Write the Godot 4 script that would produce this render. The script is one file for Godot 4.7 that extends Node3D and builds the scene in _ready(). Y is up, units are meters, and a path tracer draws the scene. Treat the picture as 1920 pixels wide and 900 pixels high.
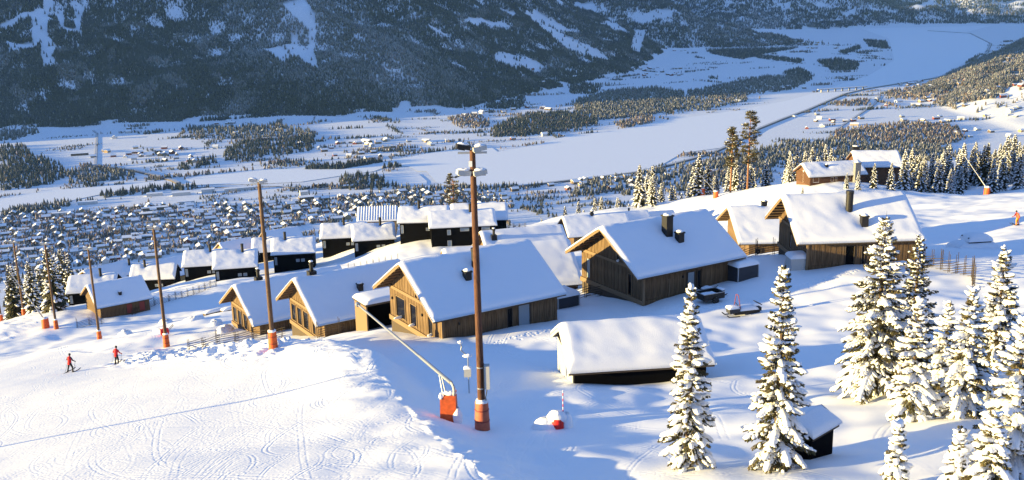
extends Node3D
# Ski slope with log cabins above a snowy valley. y up, metres; "depth" d below is -z.
const CREST := [-34.82,96.24,0.30,-25.79,87.00,0.60,-19.15,79.16,0.90,-14.50,75.31,1.20,-9.86,66.37,1.60,-7.37,55.55,1.30,-6.29,51.66,0.90,-4.05,43.56,0.75,-2.27,37.38,0.70,-0.73,32.23,0.70,0.60,27.67,0.70,1.91,22.69,0.70]
const ANCH := [-1.62,46.00,-2.51,-18.41,75.00,-0.58,-37.49,106.00,-2.33,-58.06,138.00,-0.65,-69.45,150.00,2.35,-86.90,168.00,1.39,-41.83,92.00,3.77,-38.19,94.00,-3.16,62.65,125.00,-0.89,-3.35,47.50,2.61,1.95,45.50,2.42,-56.41,190.00,-5.43,-48.60,191.00,7.13,-47.21,199.00,5.45,-39.91,201.00,5.07,-31.86,201.00,-11.41,-23.68,202.00,-47.21,-15.12,192.00,-9.91,-16.82,199.00,4.05,-3.13,196.00,-2.47,-87.05,195.00,0.99,-74.61,222.00,-25.00,-80.43,220.00,-1.70,-66.07,157.00,-7.05,-59.48,162.00,-6.78,56.97,195.00,-0.63,68.85,197.00,3.57,17.45,235.00,7.91,30.44,240.00,1.03,43.01,240.00,-0.33,46.03,230.00,10.08,54.25,215.00,5.01,79.75,205.00,-1.97,88.95,190.00,0.88,96.42,195.00,-1.75,4.82,225.00,1.49,0.03,215.00,-17.64,58.72,215.00,-3.87,45.24,108.00,16.55,50.00,100.00,-9.07,38.17,85.00,1.59,-87.01,175.00,-1.40,3.59,55.00,2.87,11.58,58.00,4.65,-27.68,108.48,-15.68,-18.53,114.67,-13.81,-23.23,111.17,-15.02,-27.68,117.75,8.55,-32.58,115.71,8.04,-18.46,96.30,-15.28,-10.06,101.72,-18.25,-14.36,98.63,-17.05,-18.67,105.32,21.60,-23.20,103.66,26.94,-5.54,76.90,-13.12,3.38,82.34,-5.35,-1.20,79.22,-10.22,-5.51,86.30,17.93,-10.28,84.68,19.87,11.13,85.15,0.92,20.02,90.43,-10.74,15.45,87.40,-3.81,11.31,94.37,14.90,6.57,92.82,23.66,26.64,90.66,-0.25,36.44,91.02,-4.92,31.26,90.57,-3.84,30.98,98.26,6.33,26.33,99.11,12.93,27.74,118.22,-5.65,38.79,118.38,-12.99,32.95,117.98,-10.90,32.81,127.29,6.28,27.59,128.45,14.19,-2.04,134.00,-1.49,7.60,136.48,-9.54,2.57,134.90,-3.50,0.48,143.04,5.70,-4.34,142.95,6.50,-4.77,96.70,-6.86,6.12,99.01,-29.26,0.41,97.53,-18.06,-1.21,105.18,13.83,-6.56,105.12,29.38,11.90,193.49,-3.21,22.74,195.65,-1.82,17.04,194.28,-3.15,15.67,201.19,12.06,10.39,201.10,6.89,18.08,204.48,-13.16,28.75,207.36,8.59,23.17,205.61,-1.46,21.33,212.42,17.57,16.07,211.97,4.37,24.48,212.77,-7.94,35.27,215.15,-16.80,29.61,213.66,-3.16,28.09,220.55,-0.31,22.81,220.35,-5.09,-65.12,156.83,-1.83,-59.12,161.17,4.10,-62.16,158.68,0.75,-66.36,164.49,6.47,-69.75,163.22,5.46,58.12,195.93,-0.01,68.15,197.47,0.14,62.87,196.48,-6.99,62.06,201.73,1.23,57.23,201.71,12.37,3.94,57.12,-8.52,11.27,57.93,-8.24,7.41,57.33,-8.95,6.86,62.31,9.64,3.34,62.59,11.56,-37.65,253.65,-4.71,-29.20,254.24,0.82,-33.66,253.68,-5.25,-34.19,261.29,5.97,-38.24,262.03,10.75,-11.41,207.10,-15.37,-1.38,207.07,3.12,-6.69,206.85,-9.92,-6.67,213.95,12.00,-11.38,214.92,10.44,-40.19,216.84,13.34,-31.74,217.71,-22.58,-36.19,217.03,-2.81,-36.88,223.70,8.83,-40.95,224.18,23.13,-56.96,223.80,-5.53,-48.57,225.16,-21.11,-52.98,224.22,-12.74,-54.05,230.81,2.70,-58.14,231.05,16.01,-68.63,211.26,3.86,-60.90,212.43,-12.08,-64.96,211.59,-6.33,-65.96,218.17,13.12,-69.73,218.49,30.20,-21.31,198.40,23.91,-12.81,198.46,2.61,-17.31,198.20,9.89,-17.35,204.94,12.62,-21.36,205.82,29.59,-96.66,242.57,7.37,-89.84,243.50,15.13,-93.42,242.82,9.93,-94.18,248.36,17.48,-97.49,248.67,15.53,-97.70,236.44,-5.49,-91.43,244.89,-4.07,-94.52,240.25,-9.66,-101.27,245.26,-7.57,-105.12,241.95,0.11,-88.55,248.30,-26.41,-81.94,255.28,8.18,-85.23,251.39,-10.43,-91.34,257.16,6.68,-95.26,254.64,-11.90,-92.48,327.90,3.92,-84.85,333.95,-35.91,-88.71,330.52,-20.09,-93.94,337.10,9.21,-98.22,335.13,23.35,-78.07,327.00,10.56,-69.10,332.27,8.21,-73.71,329.24,-2.82,-77.96,336.48,17.81,-82.75,334.97,21.06]
const SPURS := [[720,[[-1470,3000,-0.207,0.978,1.1],[-2050,3270,-0.876,-0.482,1]]],[520,[[-1584,3299,-0.15,0.99,0.42],[-567,3454,-0.32,0.945,0.42],[-111,3611,-0.87,-0.5,0.55]]],[450,[[-111,3640,-0.85,0.52,0.42],[560,4720,-0.965,0.263,0.45],[-111,3600,-0.05,1,0.6]]],[320,[[714,6051,0,1,0.42],[1942,6010,-0.8,-0.6,0.6]]],[760,[[1700,7700,-0.1,1,0.36],[1350,7900,1,0.1,0.6]]],[380,[[1400,3000,1,0,0.24],[1440,3750,0.84,-0.54,0.3]]]]
const CAB := {"c3":[-9.035,-2.119,80.271,0.547,12.293,5.523,3.359],"c4":[7.736,-1.609,88.477,0.536,12.171,5.405,3.301],"c6":[25.322,-0.574,94.972,0.037,11.545,5.129,3.169],"c2":[-21.894,-8.826,99.457,0.572,11.765,5.307,3.458],"c1":[-31.281,-12.933,111.475,0.595,13.000,5.294,3.335],"c5":[26.365,-7.972,123.471,0.015,13.000,6.205,2.999],"left":[-68.211,-26.669,159.611,0.626,8.717,4.783,2.695],"hut":[56.484,-16.828,198.727,0.152,11.936,3.542,1.946],"K1":[-70.107,-35.813,214.847,0.150,9.200,4.434,2.192],"K2":[-57.577,-30.594,193.857,0.182,8.291,4.513,2.202],"K3":[-58.554,-36.436,227.374,0.160,10.000,4.452,2.129],"K4":[-48.499,-30.644,203.550,0.152,8.692,4.543,2.166],"K5":[-41.577,-31.853,220.518,0.102,10.000,4.471,2.116],"K6":[-32.627,-28.702,205.652,0.163,8.738,4.501,2.184],"K7":[-22.336,-24.423,202.214,0.007,10.000,4.495,2.098],"K8":[-16.176,-24.284,196.636,0.107,12.938,4.540,2.088],"K9":[-12.573,-25.998,211.130,-0.003,11.794,4.738,2.358],"LA":[-88.377,-36.342,199.249,0.186,9.226,4.258,2.271],"LB":[-85.088,-41.158,224.226,0.070,9.928,3.397,2.488],"LC":[-97.888,-46.734,245.603,0.135,8.099,3.730,1.770],"LD":[-102.257,-46.179,238.285,0.932,12.381,5.600,3.450],"LE":[-92.782,-48.277,250.743,0.814,11.313,5.600,3.450],"F1":[-96.333,-63.509,330.912,0.671,11.450,5.600,3.450],"F2":[-81.532,-59.835,330.485,0.531,12.229,5.600,3.450],"Q":[-6.973,-6.509,100.765,0.209,13.101,5.216,3.109],"P":[-4.361,-14.039,138.323,0.252,11.717,5.600,3.450],"c7":[9.844,-26.032,197.158,0.196,13.000,4.700,2.900],"c8":[15.789,-28.293,208.002,0.263,13.000,4.700,2.900],"c9":[22.351,-30.256,216.396,0.217,13.000,4.700,2.900],"shed":[2.770,-0.853,59.843,0.110,8.675,3.338,1.662],"W":[-38.950,-36.563,257.895,0.070,9.970,5.087,2.585]}
const LAKE := [-1112,2221,-1028,2298,-884,2342,-797,2389,-752,2390,-744,2422,-692,2463,-594,2500,-496,2488,-408,2477,-339,2540,-299,2581,-230,2666,-164,2724,-47,2743,-32,2681,73,2779,157,2908,285,2990,442,3153,541,3233,738,3379,978,3627,1140,3846,1316,4114,1503,4376,1876,5099,2389,6606,2607,7816,2665,8280,2932,8798,3020,7865,3395,7935,4167,8980,3933,8289,3092,7109,2784,6105,2486,5477,2137,4903,1780,4311,1603,4132,1458,4022,1343,3913,1206,3763,962,3353,836,3171,718,2976,651,2834,554,2668,486,2627,437,2601,359,2437,299,2362,180,2311,96,2235,-5,2223,-122,2237,-163,2271,-198,2423,-220,2426,-246,2492,-293,2520,-326,2439,-395,2393,-478,2326,-588,2314,-703,2321,-740,2295,-793,2313,-890,2248,-944,2170,-1047,2084,-1138,2008,-1220,2163]
const INLET := [-293,2368,-264,2391,-214,2391,-189,2305,-186,2262,-232,2249,-280,2279]
const WOODS := [[11,0,[-1464,2968,-1412,2990,-1302,2811,-1147,2628,-1065,2440,-1093,2335,-1155,2312]],
[12,1,[-1108,2535,-1008,2566,-906,2482,-888,2413,-1022,2371]],
[12,1,[-1772,3621,-1628,3597,-1469,3226,-1478,3099,-1514,3073]],
[10,0,[-908,2314,-804,2345,-775,2264,-822,2223,-882,2196]],
[9,0,[-806,2364,-764,2398,-713,2335,-700,2261,-765,2263]],
[10,1,[-1052,2094,-992,2134,-947,2182,-909,2095,-972,2062,-1021,2028]],
[11,0,[-772,2782,-759,2935,-688,2925,-623,2762,-663,2628,-731,2629]],
[11,0,[-653,2901,-590,3092,-532,2793,-585,2714,-603,2636]],
[12,0,[-835,2589,-778,2699,-742,2592,-798,2511]],
[14,1,[-1025,3295,-884,3273,-735,3284,-586,3113,-559,2964,-734,2990,-927,3018]],
[6,0,[-498,2509,-418,2543,-343,2579,-249,2544,-243,2499,-343,2469,-482,2458]],
[11,0,[-393,2393,-334,2399,-256,2313,-243,2216,-370,2230]],
[13,1,[-243,2239,-126,2237,-9,2224,-3,2177,-122,2168,-249,2182]],
[10,0,[-56,3064,0,3286,97,3424,187,3450,278,3277,276,3157,163,3030,37,2936,-46,2928]],
[12,2,[-198,3357,-132,3437,-68,3297,-60,3142,-152,3101]],
[11,1,[231,3738,406,4052,580,4112,661,3963,576,3450,413,3279,292,3238,222,3443]],
[10,2,[324,3149,394,3257,453,3298,437,3131,319,3027]],
[12,0,[244,4286,327,4375,380,4216,323,3923,236,3976]],
[12,0,[-99,3972,13,4096,63,3939,46,3545,-82,3597]],
[11,0,[1179,6418,1503,7112,1732,7024,1815,6548,1671,6023,1408,5694,1183,5327,1108,5785]],
[12,0,[1292,5691,1463,5215,1402,5042,1258,5478]],
[11,0,[1514,5136,1649,5262,1670,5000,1540,4639,1441,4663]],
[13,1,[913,4245,1109,4470,1249,4321,1083,3949,919,3856,657,3821,680,3958]],
[12,0,[1221,4640,1335,4798,1309,4494,1226,4239,1144,4257]],
[14,1,[642,3824,893,3915,828,3625,662,3434,569,3382]],
[11,0,[1797,5692,2032,6083,1954,5846,1745,5479]],
[12,0,[2217,6561,2285,6380,2103,5798,2055,5985]],
[11,2,[908,2884,1059,2997,1195,3030,1269,2910,1200,2707,1088,2610,966,2687,862,2756]],
[11,1,[682,2667,862,2756,973,2669,1107,2590,1061,2418,808,2415,617,2404,482,2353,477,2458]],
[13,1,[311,2361,484,2494,635,2474,563,2187,388,2167,250,2149,111,2089,154,2234]],
[12,2,[1109,3541,1246,3623,1192,3437,1084,3428]],
[12,0,[3039,8277,3114,7984,2902,7464,2844,7635]],
[12,0,[3075,7684,3255,7603,2991,7021,2898,7189]],
[12,1,[2365,5402,2457,5487,2170,4864,2107,4822]],
[14,2,[1379,3815,1604,3990,1770,3860,1630,3548,1416,3513,1307,3611]],
[13,2,[-907,1963,-877,2014,-831,1977,-850,1922]],
[15,1,[-381,2025,-221,2125,-64,2108,-63,2056,-272,2000]]]
const TOWN := [-1066,2033,-903,2079,-694,2107,-524,2090,-358,2150,-227,2191,-43,2159,2,2101,1,2000,-250,1988,-398,1892,-456,1797,-504,1763,-630,1670,-747,1631,-850,1593]
const HAMLETS := [-1045,2780,14,-954,2812,12,-855,2676,10,-1198,3164,4,-931,3356,5,-736,3140,4,-447,2828,12,-381,2884,6,-371,2692,8,-259,2852,8,-44,3468,6,83,3540,6,189,4276,12,283,4388,6,66,2900,5,644,4924,16,702,4644,10,1059,6012,8,725,3572,4,1079,4012,5,1753,6100,10,1762,5916,6,1563,4100,30,1526,3700,25,990,3124,8,943,2948,4,1339,3500,8,1276,3076,7,1476,3100,8,1530,3332,10,1605,3316,8,1301,2812,8,120,2244,14,192,2268,14,265,2284,8,352,2308,6,2884,7852,8,2979,7300,8]
const BIG := [-772,2212,33,12,6,0,-714,2212,38,14,7,0,-663,2236,28,16,8,0,-725,2068,50,14,6,1,-889,2140,38,12,6,0,-902,2036,33,11,6,0,-425,2116,30,19,11,1,-438,2156,16,16,14,0,-597,2252,66,14,6,0,-677,2124,33,11,5,0,-618,2036,33,11,5,0,-425,2276,33,11,6,1,-356,2252,28,14,6,1,-1160,2780,44,8,6,1,-717,1996,22,16,10,1,-695,2988,38,9,6,0,-326,2788,33,7,5,1,969,3108,19,8,6,2,1025,3084,16,8,6,2,1275,3092,22,8,6,2,1552,3268,22,8,7,2]
const ROADS := [[9,2.5,[1220,3777,962,3353,833,3160,711,2966,614,2765,498,2569,369,2422,284,2344,170,2287,3,2211]],
[7,0.6,[1271,3699,1327,3722,1223,3475,1088,3227,970,3011,895,2866,821,2690]],
[9,2.5,[-1075,2619,-994,2564,-928,2527,-849,2448,-782,2374,-759,2340]],
[7,0.5,[-759,2340,-702,2291,-604,2280,-521,2282,-419,2241,-259,2282]],
[8,2,[1220,3777,1343,3913,1563,4100,1749,4250,2081,4771,2449,5377,2761,6018,3043,6937,2913,7319]],
[6,0.4,[-957,2363,-999,2466,-1272,3196,-1307,3258]],
[6,0.3,[-952,1882,-771,1928,-587,1999,-435,2080]],
[6,0.3,[-783,1717,-638,1833,-490,1944,-346,2071]]]
const BRIDGE := [1135,3829,1337,3896]
const CLEAR := [[-1799,4156,-1768,4180,-1724,4044,-1751,4028],
[-1880,3948,-1889,3972,-1844,3988,-1816,4012,-1789,4028,-1709,4116,-1689,4060,-1767,3972,-1815,3980,-1842,3964],
[-1776,3980,-1724,4012,-1668,3852,-1687,3844,-1722,3836],
[-1708,4052,-1698,4092,-1630,3916,-1572,3908,-1552,3876,-1593,3860,-1640,3884],
[-1719,4204,-1692,4212,-1655,4188,-1630,4068,-1550,3876,-1576,3868,-1692,4172],
[-1822,3852,-1722,3836,-1690,3860,-1693,3780,-1691,3716,-1750,3708],
[-1703,3868,-1668,3860,-1614,3796,-1607,3732,-1544,3636,-1601,3644,-1641,3708],
[-915,3924,-808,3940,-814,3980,-788,3980,-779,3916,-712,3892,-668,3708,-731,3772,-760,3828,-808,3772,-859,3844],
[-778,4156,-728,4052,-711,3908,-730,3860,-748,3988,-826,4068,-888,4132],
[-223,4508,-107,4684,-37,4740,22,4740,9,4716,-95,4636,-128,4548],
[-19,5116,38,5156,55,5108,23,4812],
[93,5324,141,5668,282,5660,346,5684,269,4916,419,4924,446,4892,358,4780,212,4756,133,4892],
[-48,4332,-16,4436,108,4460,156,4436,137,4348,37,4180,-54,4164],
[-321,4316,-231,4308,-241,4292,-315,4292],
[776,6452,918,6548,1016,6500,1001,6444,800,6380],
[521,6124,649,6476,706,6124,582,5812],
[278,6156,443,6804,565,6644,484,6452,306,6116],
[2120,8380,2206,8308,2184,8140,2108,8084],
[1656,6204,2204,7900,2237,7804,2009,6644,1808,6076],
[2553,8140,2700,8220,2668,8116,2573,8068],
[2816,8132,3025,8148,2957,8068],
[3121,8076,3367,8292,3387,8452,3060,8132],
[3766,8252,4051,8332,3995,8212,3843,8236],
[1515,3260,1669,3380,1653,3276,1438,2828,1377,2948,1336,3068,1440,3356],
[1170,2644,1411,2772,1262,2468,1172,2524],
[-375,3596,-339,3604,-305,3300,-384,3484],
[819,6284,683,5444,610,5284,758,6300]]
const FROST := [[-931,4340,-671,4340,-488,4204,-144,3860,-122,3716,-285,3620,-557,3596,-903,3764,-1119,4020,-1113,4188],
[1066,6444,1838,8148,2120,7964,1656,6204,1333,6156,1025,6180]]

const VAL := -430.0
const CY := 20.0
var M := {}
var rng := RandomNumberGenerator.new()
var n_a := FastNoiseLite.new()
var n_b := FastNoiseLite.new()
var n_c := FastNoiseLite.new()
var rbf := PackedFloat32Array()
const RX0 := -204.0
const RD0 := 6.0
const RS := 3.0
const RNX := 137
const RND := 145

func _ready() -> void:
	rng.seed = 7
	var cam := Camera3D.new()
	cam.name = "camera"
	var p := atan2(500.0, 1950.0)
	var roll := deg_to_rad(1.3)
	var fwd := Vector3(0, -sin(p), -cos(p))
	var up0 := Vector3(0, cos(p), -sin(p))
	var upv := up0 * cos(roll) + Vector3.RIGHT * sin(roll)
	cam.transform = Transform3D(Basis(fwd.cross(upv).normalized(), upv, -fwd), Vector3(0, CY, 0))
	cam.keep_aspect = Camera3D.KEEP_HEIGHT
	cam.fov = rad_to_deg(2.0 * atan(450.0 / 1950.0))
	cam.near = 0.5
	cam.far = 20000.0
	cam.current = true
	add_child(cam)
	var env := Environment.new()
	env.background_mode = Environment.BG_SKY
	var sky := Sky.new()
	var sm := ProceduralSkyMaterial.new()
	sm.sky_top_color = Color(0.233, 0.337, 0.502)
	sm.sky_horizon_color = Color(0.346, 0.418, 0.535)
	sm.sky_curve = 0.25
	sm.ground_bottom_color = Color(0.25, 0.29, 0.35)
	sm.ground_horizon_color = Color(0.346, 0.4, 0.5)
	sm.sun_angle_max = 12.0
	sky.sky_material = sm
	env.sky = sky
	env.tonemap_mode = Environment.TONE_MAPPER_LINEAR
	env.tonemap_exposure = 3.45
	env.fog_enabled = true
	env.fog_density = 0.000022
	env.fog_light_color = Color(0.55, 0.76, 1.0)
	env.sdfgi_enabled = true
	env.ssao_enabled = true
	env.ssil_enabled = true
	var we := WorldEnvironment.new()
	we.name = "environment"
	we.environment = env
	add_child(we)
	var sun := DirectionalLight3D.new()
	sun.name = "sun"
	sun.light_energy = 1.6
	sun.light_color = Color(1.0, 0.895, 0.61)
	sun.light_angular_distance = 0.5
	sun.shadow_enabled = true
	sun.look_at_from_position(Vector3(-0.973, 0.104, 0.207) * 100.0, Vector3.ZERO, Vector3.UP)
	add_child(sun)
	setup()
	terrain()
	valley()
	mountains()
	print("setting ", Time.get_ticks_msec())
	cabins()
	print("cabins ", Time.get_ticks_msec())
	near_things()
	trees()
	print("trees ", Time.get_ticks_msec())
	town()
	print("done ", Time.get_ticks_msec())

# ---------------------------------------------------------------- materials
func lin(r: float, g: float, b: float) -> Color:
	return Color(r, g, b).linear_to_srgb()

func mat(key: String, c: Color, rough := 0.85, metal := 0.0) -> StandardMaterial3D:
	if M.has(key):
		return M[key]
	var m := StandardMaterial3D.new()
	m.resource_name = key
	m.albedo_color = c
	m.roughness = rough
	m.metallic = metal
	m.metallic_specular = 0.4
	M[key] = m
	return m

func noise_tex(freq: float, octaves: int, lo: Color, hi: Color, size := 512, sd := 1) -> NoiseTexture2D:
	var n := FastNoiseLite.new()
	n.seed = sd
	n.noise_type = FastNoiseLite.TYPE_SIMPLEX_SMOOTH
	n.frequency = freq
	n.fractal_octaves = octaves
	var t := NoiseTexture2D.new()
	t.width = size
	t.height = size
	t.seamless = true
	t.noise = n
	var g := Gradient.new()
	g.set_color(0, lo)
	g.set_color(1, hi)
	t.color_ramp = g
	return t

func tri(m: StandardMaterial3D, sc: Vector3, world := true) -> void:
	m.uv1_triplanar = true
	m.uv1_world_triplanar = world
	m.uv1_scale = sc

func setup() -> void:
	n_a.seed = 3
	n_a.frequency = 0.09
	n_a.fractal_octaves = 3
	n_b.seed = 5
	n_b.frequency = 0.55
	n_b.fractal_octaves = 3
	n_c.seed = 9
	n_c.frequency = 0.012
	n_c.fractal_octaves = 3
	var s := mat("snow", lin(0.86, 0.87, 0.89), 0.75)
	s.albedo_texture = noise_tex(0.02, 4, Color(0.96, 0.96, 0.97), Color(1, 1, 1), 512, 11)
	s.heightmap_enabled = true
	s.heightmap_texture = noise_tex(0.03, 5, Color.BLACK, Color.WHITE, 512, 12)
	s.heightmap_scale = 0.8
	tri(s, Vector3(0.8, 0.8, 0.8))
	mat("tree_snow", lin(0.85, 0.86, 0.88), 0.8)
	var fl := mat("valley_snow", lin(0.85, 0.86, 0.88), 0.9)
	fl.albedo_texture = noise_tex(0.03, 5, Color(0.9, 0.9, 0.91), Color(1.03, 1.03, 1.03), 1024, 13)
	tri(fl, Vector3(0.004, 0.004, 0.004))
	mat("lake_snow", lin(0.86, 0.87, 0.89), 0.8)
	var wd := [["wood_tan", lin(0.165, 0.106, 0.056)], ["wood_tan_b", lin(0.145, 0.092, 0.048)], ["wood_tan_c", lin(0.182, 0.118, 0.064)]]
	for w in wd:
		var m := mat(w[0], w[1], 0.8)
		m.albedo_texture = noise_tex(0.012, 4, Color(0.7, 0.68, 0.65), Color(1.1, 1.08, 1.05), 256, 21)
		tri(m, Vector3(1.6, 0.22, 1.6), false)
	mat("wood_dark", lin(0.075, 0.055, 0.038), 0.85)
	mat("trim_tan", lin(0.205, 0.135, 0.075), 0.8)
	mat("soffit", lin(0.09, 0.062, 0.04), 0.9)
	mat("black_wood", lin(0.006, 0.006, 0.007), 0.85).metallic_specular = 0.1
	mat("brown_log", lin(0.12, 0.06, 0.034), 0.85)
	mat("red_door", lin(0.22, 0.04, 0.03), 0.6)
	mat("glass", lin(0.006, 0.006, 0.008), 0.05).metallic_specular = 0.25
	mat("pale_glass", lin(0.25, 0.3, 0.34), 0.08)
	mat("white_paint", lin(0.72, 0.72, 0.72), 0.6)
	mat("grey_frame", lin(0.35, 0.36, 0.38), 0.6)
	mat("metal_black", lin(0.015, 0.014, 0.014), 0.5)
	mat("metal_grey", lin(0.4, 0.41, 0.42), 0.35, 0.7)
	mat("box_grey", lin(0.45, 0.45, 0.43), 0.6)
	mat("box_dark", lin(0.04, 0.042, 0.05), 0.7)
	mat("stone_grey", lin(0.2, 0.2, 0.2), 0.9)
	var po := mat("pole_wood", lin(0.13, 0.058, 0.032), 0.8)
	po.albedo_texture = noise_tex(0.03, 4, Color(0.55, 0.5, 0.48), Color(1.2, 1.2, 1.2), 256, 22)
	tri(po, Vector3(2.5, 0.25, 2.5), false)
	var por := mat("pole_pale", lin(0.15, 0.095, 0.06), 0.85)
	por.albedo_texture = po.albedo_texture
	tri(por, Vector3(2.5, 0.25, 2.5), false)
	var og := mat("orange_pad", lin(0.7, 0.13, 0.03), 0.55)
	og.albedo_texture = noise_tex(0.02, 4, Color(0.82, 0.8, 0.8), Color(1, 1, 1), 256, 23)
	tri(og, Vector3(0.7, 0.7, 0.7), false)
	mat("orange_faded", lin(0.5, 0.14, 0.075), 0.6).albedo_texture = og.albedo_texture
	tri(M["orange_faded"], Vector3(0.7, 0.7, 0.7), false)
	mat("red", lin(0.6, 0.02, 0.02), 0.6)
	mat("fence_wood", lin(0.06, 0.045, 0.035), 0.9)
	mat("needles", lin(1, 1, 1), 0.9).vertex_color_use_as_albedo = true
	mat("bark", lin(0.09, 0.06, 0.04), 0.95)
	mat("pine_bark", lin(0.25, 0.12, 0.06), 0.9)
	mat("far_tree", lin(1, 1, 1), 0.95).vertex_color_use_as_albedo = true
	mat("road_snow", lin(0.5, 0.51, 0.54), 0.8)
	mat("bank", lin(0.16, 0.14, 0.13), 0.95)
	mat("yellow_wall", lin(0.36, 0.22, 0.08), 0.8)
	mat("house_red", lin(0.2, 0.045, 0.03), 0.85)
	mat("house_brown", lin(0.13, 0.095, 0.07), 0.85)
	mat("house_white", lin(0.6, 0.58, 0.55), 0.8)
	mat("house_tan", lin(0.4, 0.28, 0.15), 0.8)
	mat("house_grey", lin(0.28, 0.28, 0.29), 0.8)
	mat("concrete", lin(0.3, 0.3, 0.31), 0.85)
	mat("skier", lin(1, 1, 1), 0.7).vertex_color_use_as_albedo = true
	mat("ski", lin(0.03, 0.03, 0.04), 0.4)

# ---------------------------------------------------------------- mesh helpers
func tri3(st: SurfaceTool, a: Vector3, b: Vector3, c: Vector3) -> void:
	st.add_vertex(a)
	st.add_vertex(b)
	st.add_vertex(c)

func quad(st: SurfaceTool, a: Vector3, b: Vector3, c: Vector3, d: Vector3) -> void:
	tri3(st, a, b, c)
	tri3(st, a, c, d)

func begin() -> SurfaceTool:
	var st := SurfaceTool.new()
	st.begin(Mesh.PRIMITIVE_TRIANGLES)
	st.set_smooth_group(-1)
	return st

# prism from 8 corners: bottom 0-3, top 4-7 (counter-clockwise seen from above)
func hexa(st: SurfaceTool, v: Array) -> void:
	quad(st, v[0], v[1], v[2], v[3])
	quad(st, v[7], v[6], v[5], v[4])
	for i in 4:
		var j := (i + 1) % 4
		quad(st, v[j], v[i], v[i + 4], v[j + 4])

func box(st: SurfaceTool, c: Vector3, s: Vector3, b := Basis.IDENTITY) -> void:
	var h := s * 0.5
	var v := []
	for y in [-1, 1]:
		for q in [[-1, 1], [1, 1], [1, -1], [-1, -1]]:
			v.append(c + b * Vector3(q[0] * h.x, y * h.y, q[1] * h.z))
	hexa(st, v)

func tube(st: SurfaceTool, a: Vector3, b: Vector3, r0: float, r1: float, n := 10, cap := true) -> void:
	var ax := (b - a).normalized()
	var u := ax.cross(Vector3.RIGHT if absf(ax.x) < 0.8 else Vector3.UP).normalized()
	var w := ax.cross(u)
	for i in n:
		var t0 := TAU * i / n
		var t1 := TAU * (i + 1) / n
		var d0 := u * cos(t0) + w * sin(t0)
		var d1 := u * cos(t1) + w * sin(t1)
		st.set_smooth_group(1)
		quad(st, a + d0 * r0, b + d0 * r1, b + d1 * r1, a + d1 * r0)
		st.set_smooth_group(-1)
		if cap:
			tri3(st, b + d0 * r1, b, b + d1 * r1)
			tri3(st, a, a + d0 * r0, a + d1 * r0)

func path_tube(st: SurfaceTool, pts: Array, r: float, n := 6) -> void:
	for i in pts.size() - 1:
		tube(st, pts[i], pts[i + 1], r, r, n)

# lumpy ellipsoid with smooth shading
func blob(st: SurfaceTool, c: Vector3, s: Vector3, nu := 8, nv := 5, jit := 0.15, flat_below := -9.0) -> void:
	var pts := []
	for j in nv + 1:
		var row := []
		var ph := PI * j / nv
		for i in nu:
			var th := TAU * i / nu
			var k := 1.0 + rng.randf_range(-jit, jit)
			var q := Vector3(sin(ph) * cos(th), cos(ph), sin(ph) * sin(th)) * k
			if q.y < flat_below:
				q.y = flat_below
			row.append(c + q * s)
		pts.append(row)
	st.set_smooth_group(1)
	for j in nv:
		for i in nu:
			quad(st, pts[j][i], pts[j][(i + 1) % nu], pts[j + 1][(i + 1) % nu], pts[j + 1][i])
	st.set_smooth_group(-1)

func done(st: SurfaceTool, called: String, m: Material, parent: Node = self) -> MeshInstance3D:
	st.generate_normals()
	return put(st.commit(), called, m, parent)

func put(mesh: Mesh, called: String, m: Material, parent: Node = self) -> MeshInstance3D:
	var o := MeshInstance3D.new()
	o.mesh = mesh
	o.material_override = m
	o.name = called
	parent.add_child(o, true)
	if parent == self:
		fix_name(o, called)
	return o

var taken := {}
func fix_name(o: Node, called: String) -> void:
	var k: int = taken.get(called, 0)
	taken[called] = k + 1
	o.name = called if k == 0 else "%s_%03d" % [called, k]

func thing(called: String, label: String, category: String, at := Vector3.ZERO, turn := 0.0, group := "") -> Node3D:
	var o := Node3D.new()
	add_child(o)
	fix_name(o, called)
	o.position = at
	o.rotation.y = turn
	tag(o, label, category, group)
	return o

func copy(src: Node3D, called: String, label: String, at: Vector3, turn: float, sc: float, group := "") -> Node3D:
	var o: Node3D = src.duplicate()
	add_child(o)
	fix_name(o, called)
	o.position = at
	o.rotation.y = turn
	o.scale = Vector3.ONE * sc
	tag(o, label, src.get_meta("category"), group)
	return o

func tag(o: Node, label: String, category: String, group := "") -> void:
	o.set_meta("label", label)
	o.set_meta("category", category)
	if group:
		o.set_meta("group", group)

func structure(o: Node, label := "") -> void:
	o.set_meta("kind", "structure")
	if label:
		o.set_meta("label", label)

# ---------------------------------------------------------------- terrain
func sst(a: float, b: float, t: float) -> float:
	t = clampf((t - a) / (b - a), 0.0, 1.0)
	return t * t * (3.0 - 2.0 * t)

func build_rbf() -> void:
	rbf.resize(RNX * RND)
	var n: int = ANCH.size() / 3
	var ax := PackedFloat32Array()
	for v in ANCH:
		ax.append(v)
	for i in RNX:
		var x := RX0 + RS * i
		for j in RND:
			var d := RD0 + RS * j
			var h := 0.0
			for k in n:
				var u := x - ax[k * 3]
				var w := d - ax[k * 3 + 1]
				var r2 := u * u + w * w
				if r2 < 3500.0:
					h += ax[k * 3 + 2] * exp(-r2 / 578.0)
			rbf[i * RND + j] = h

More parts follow.
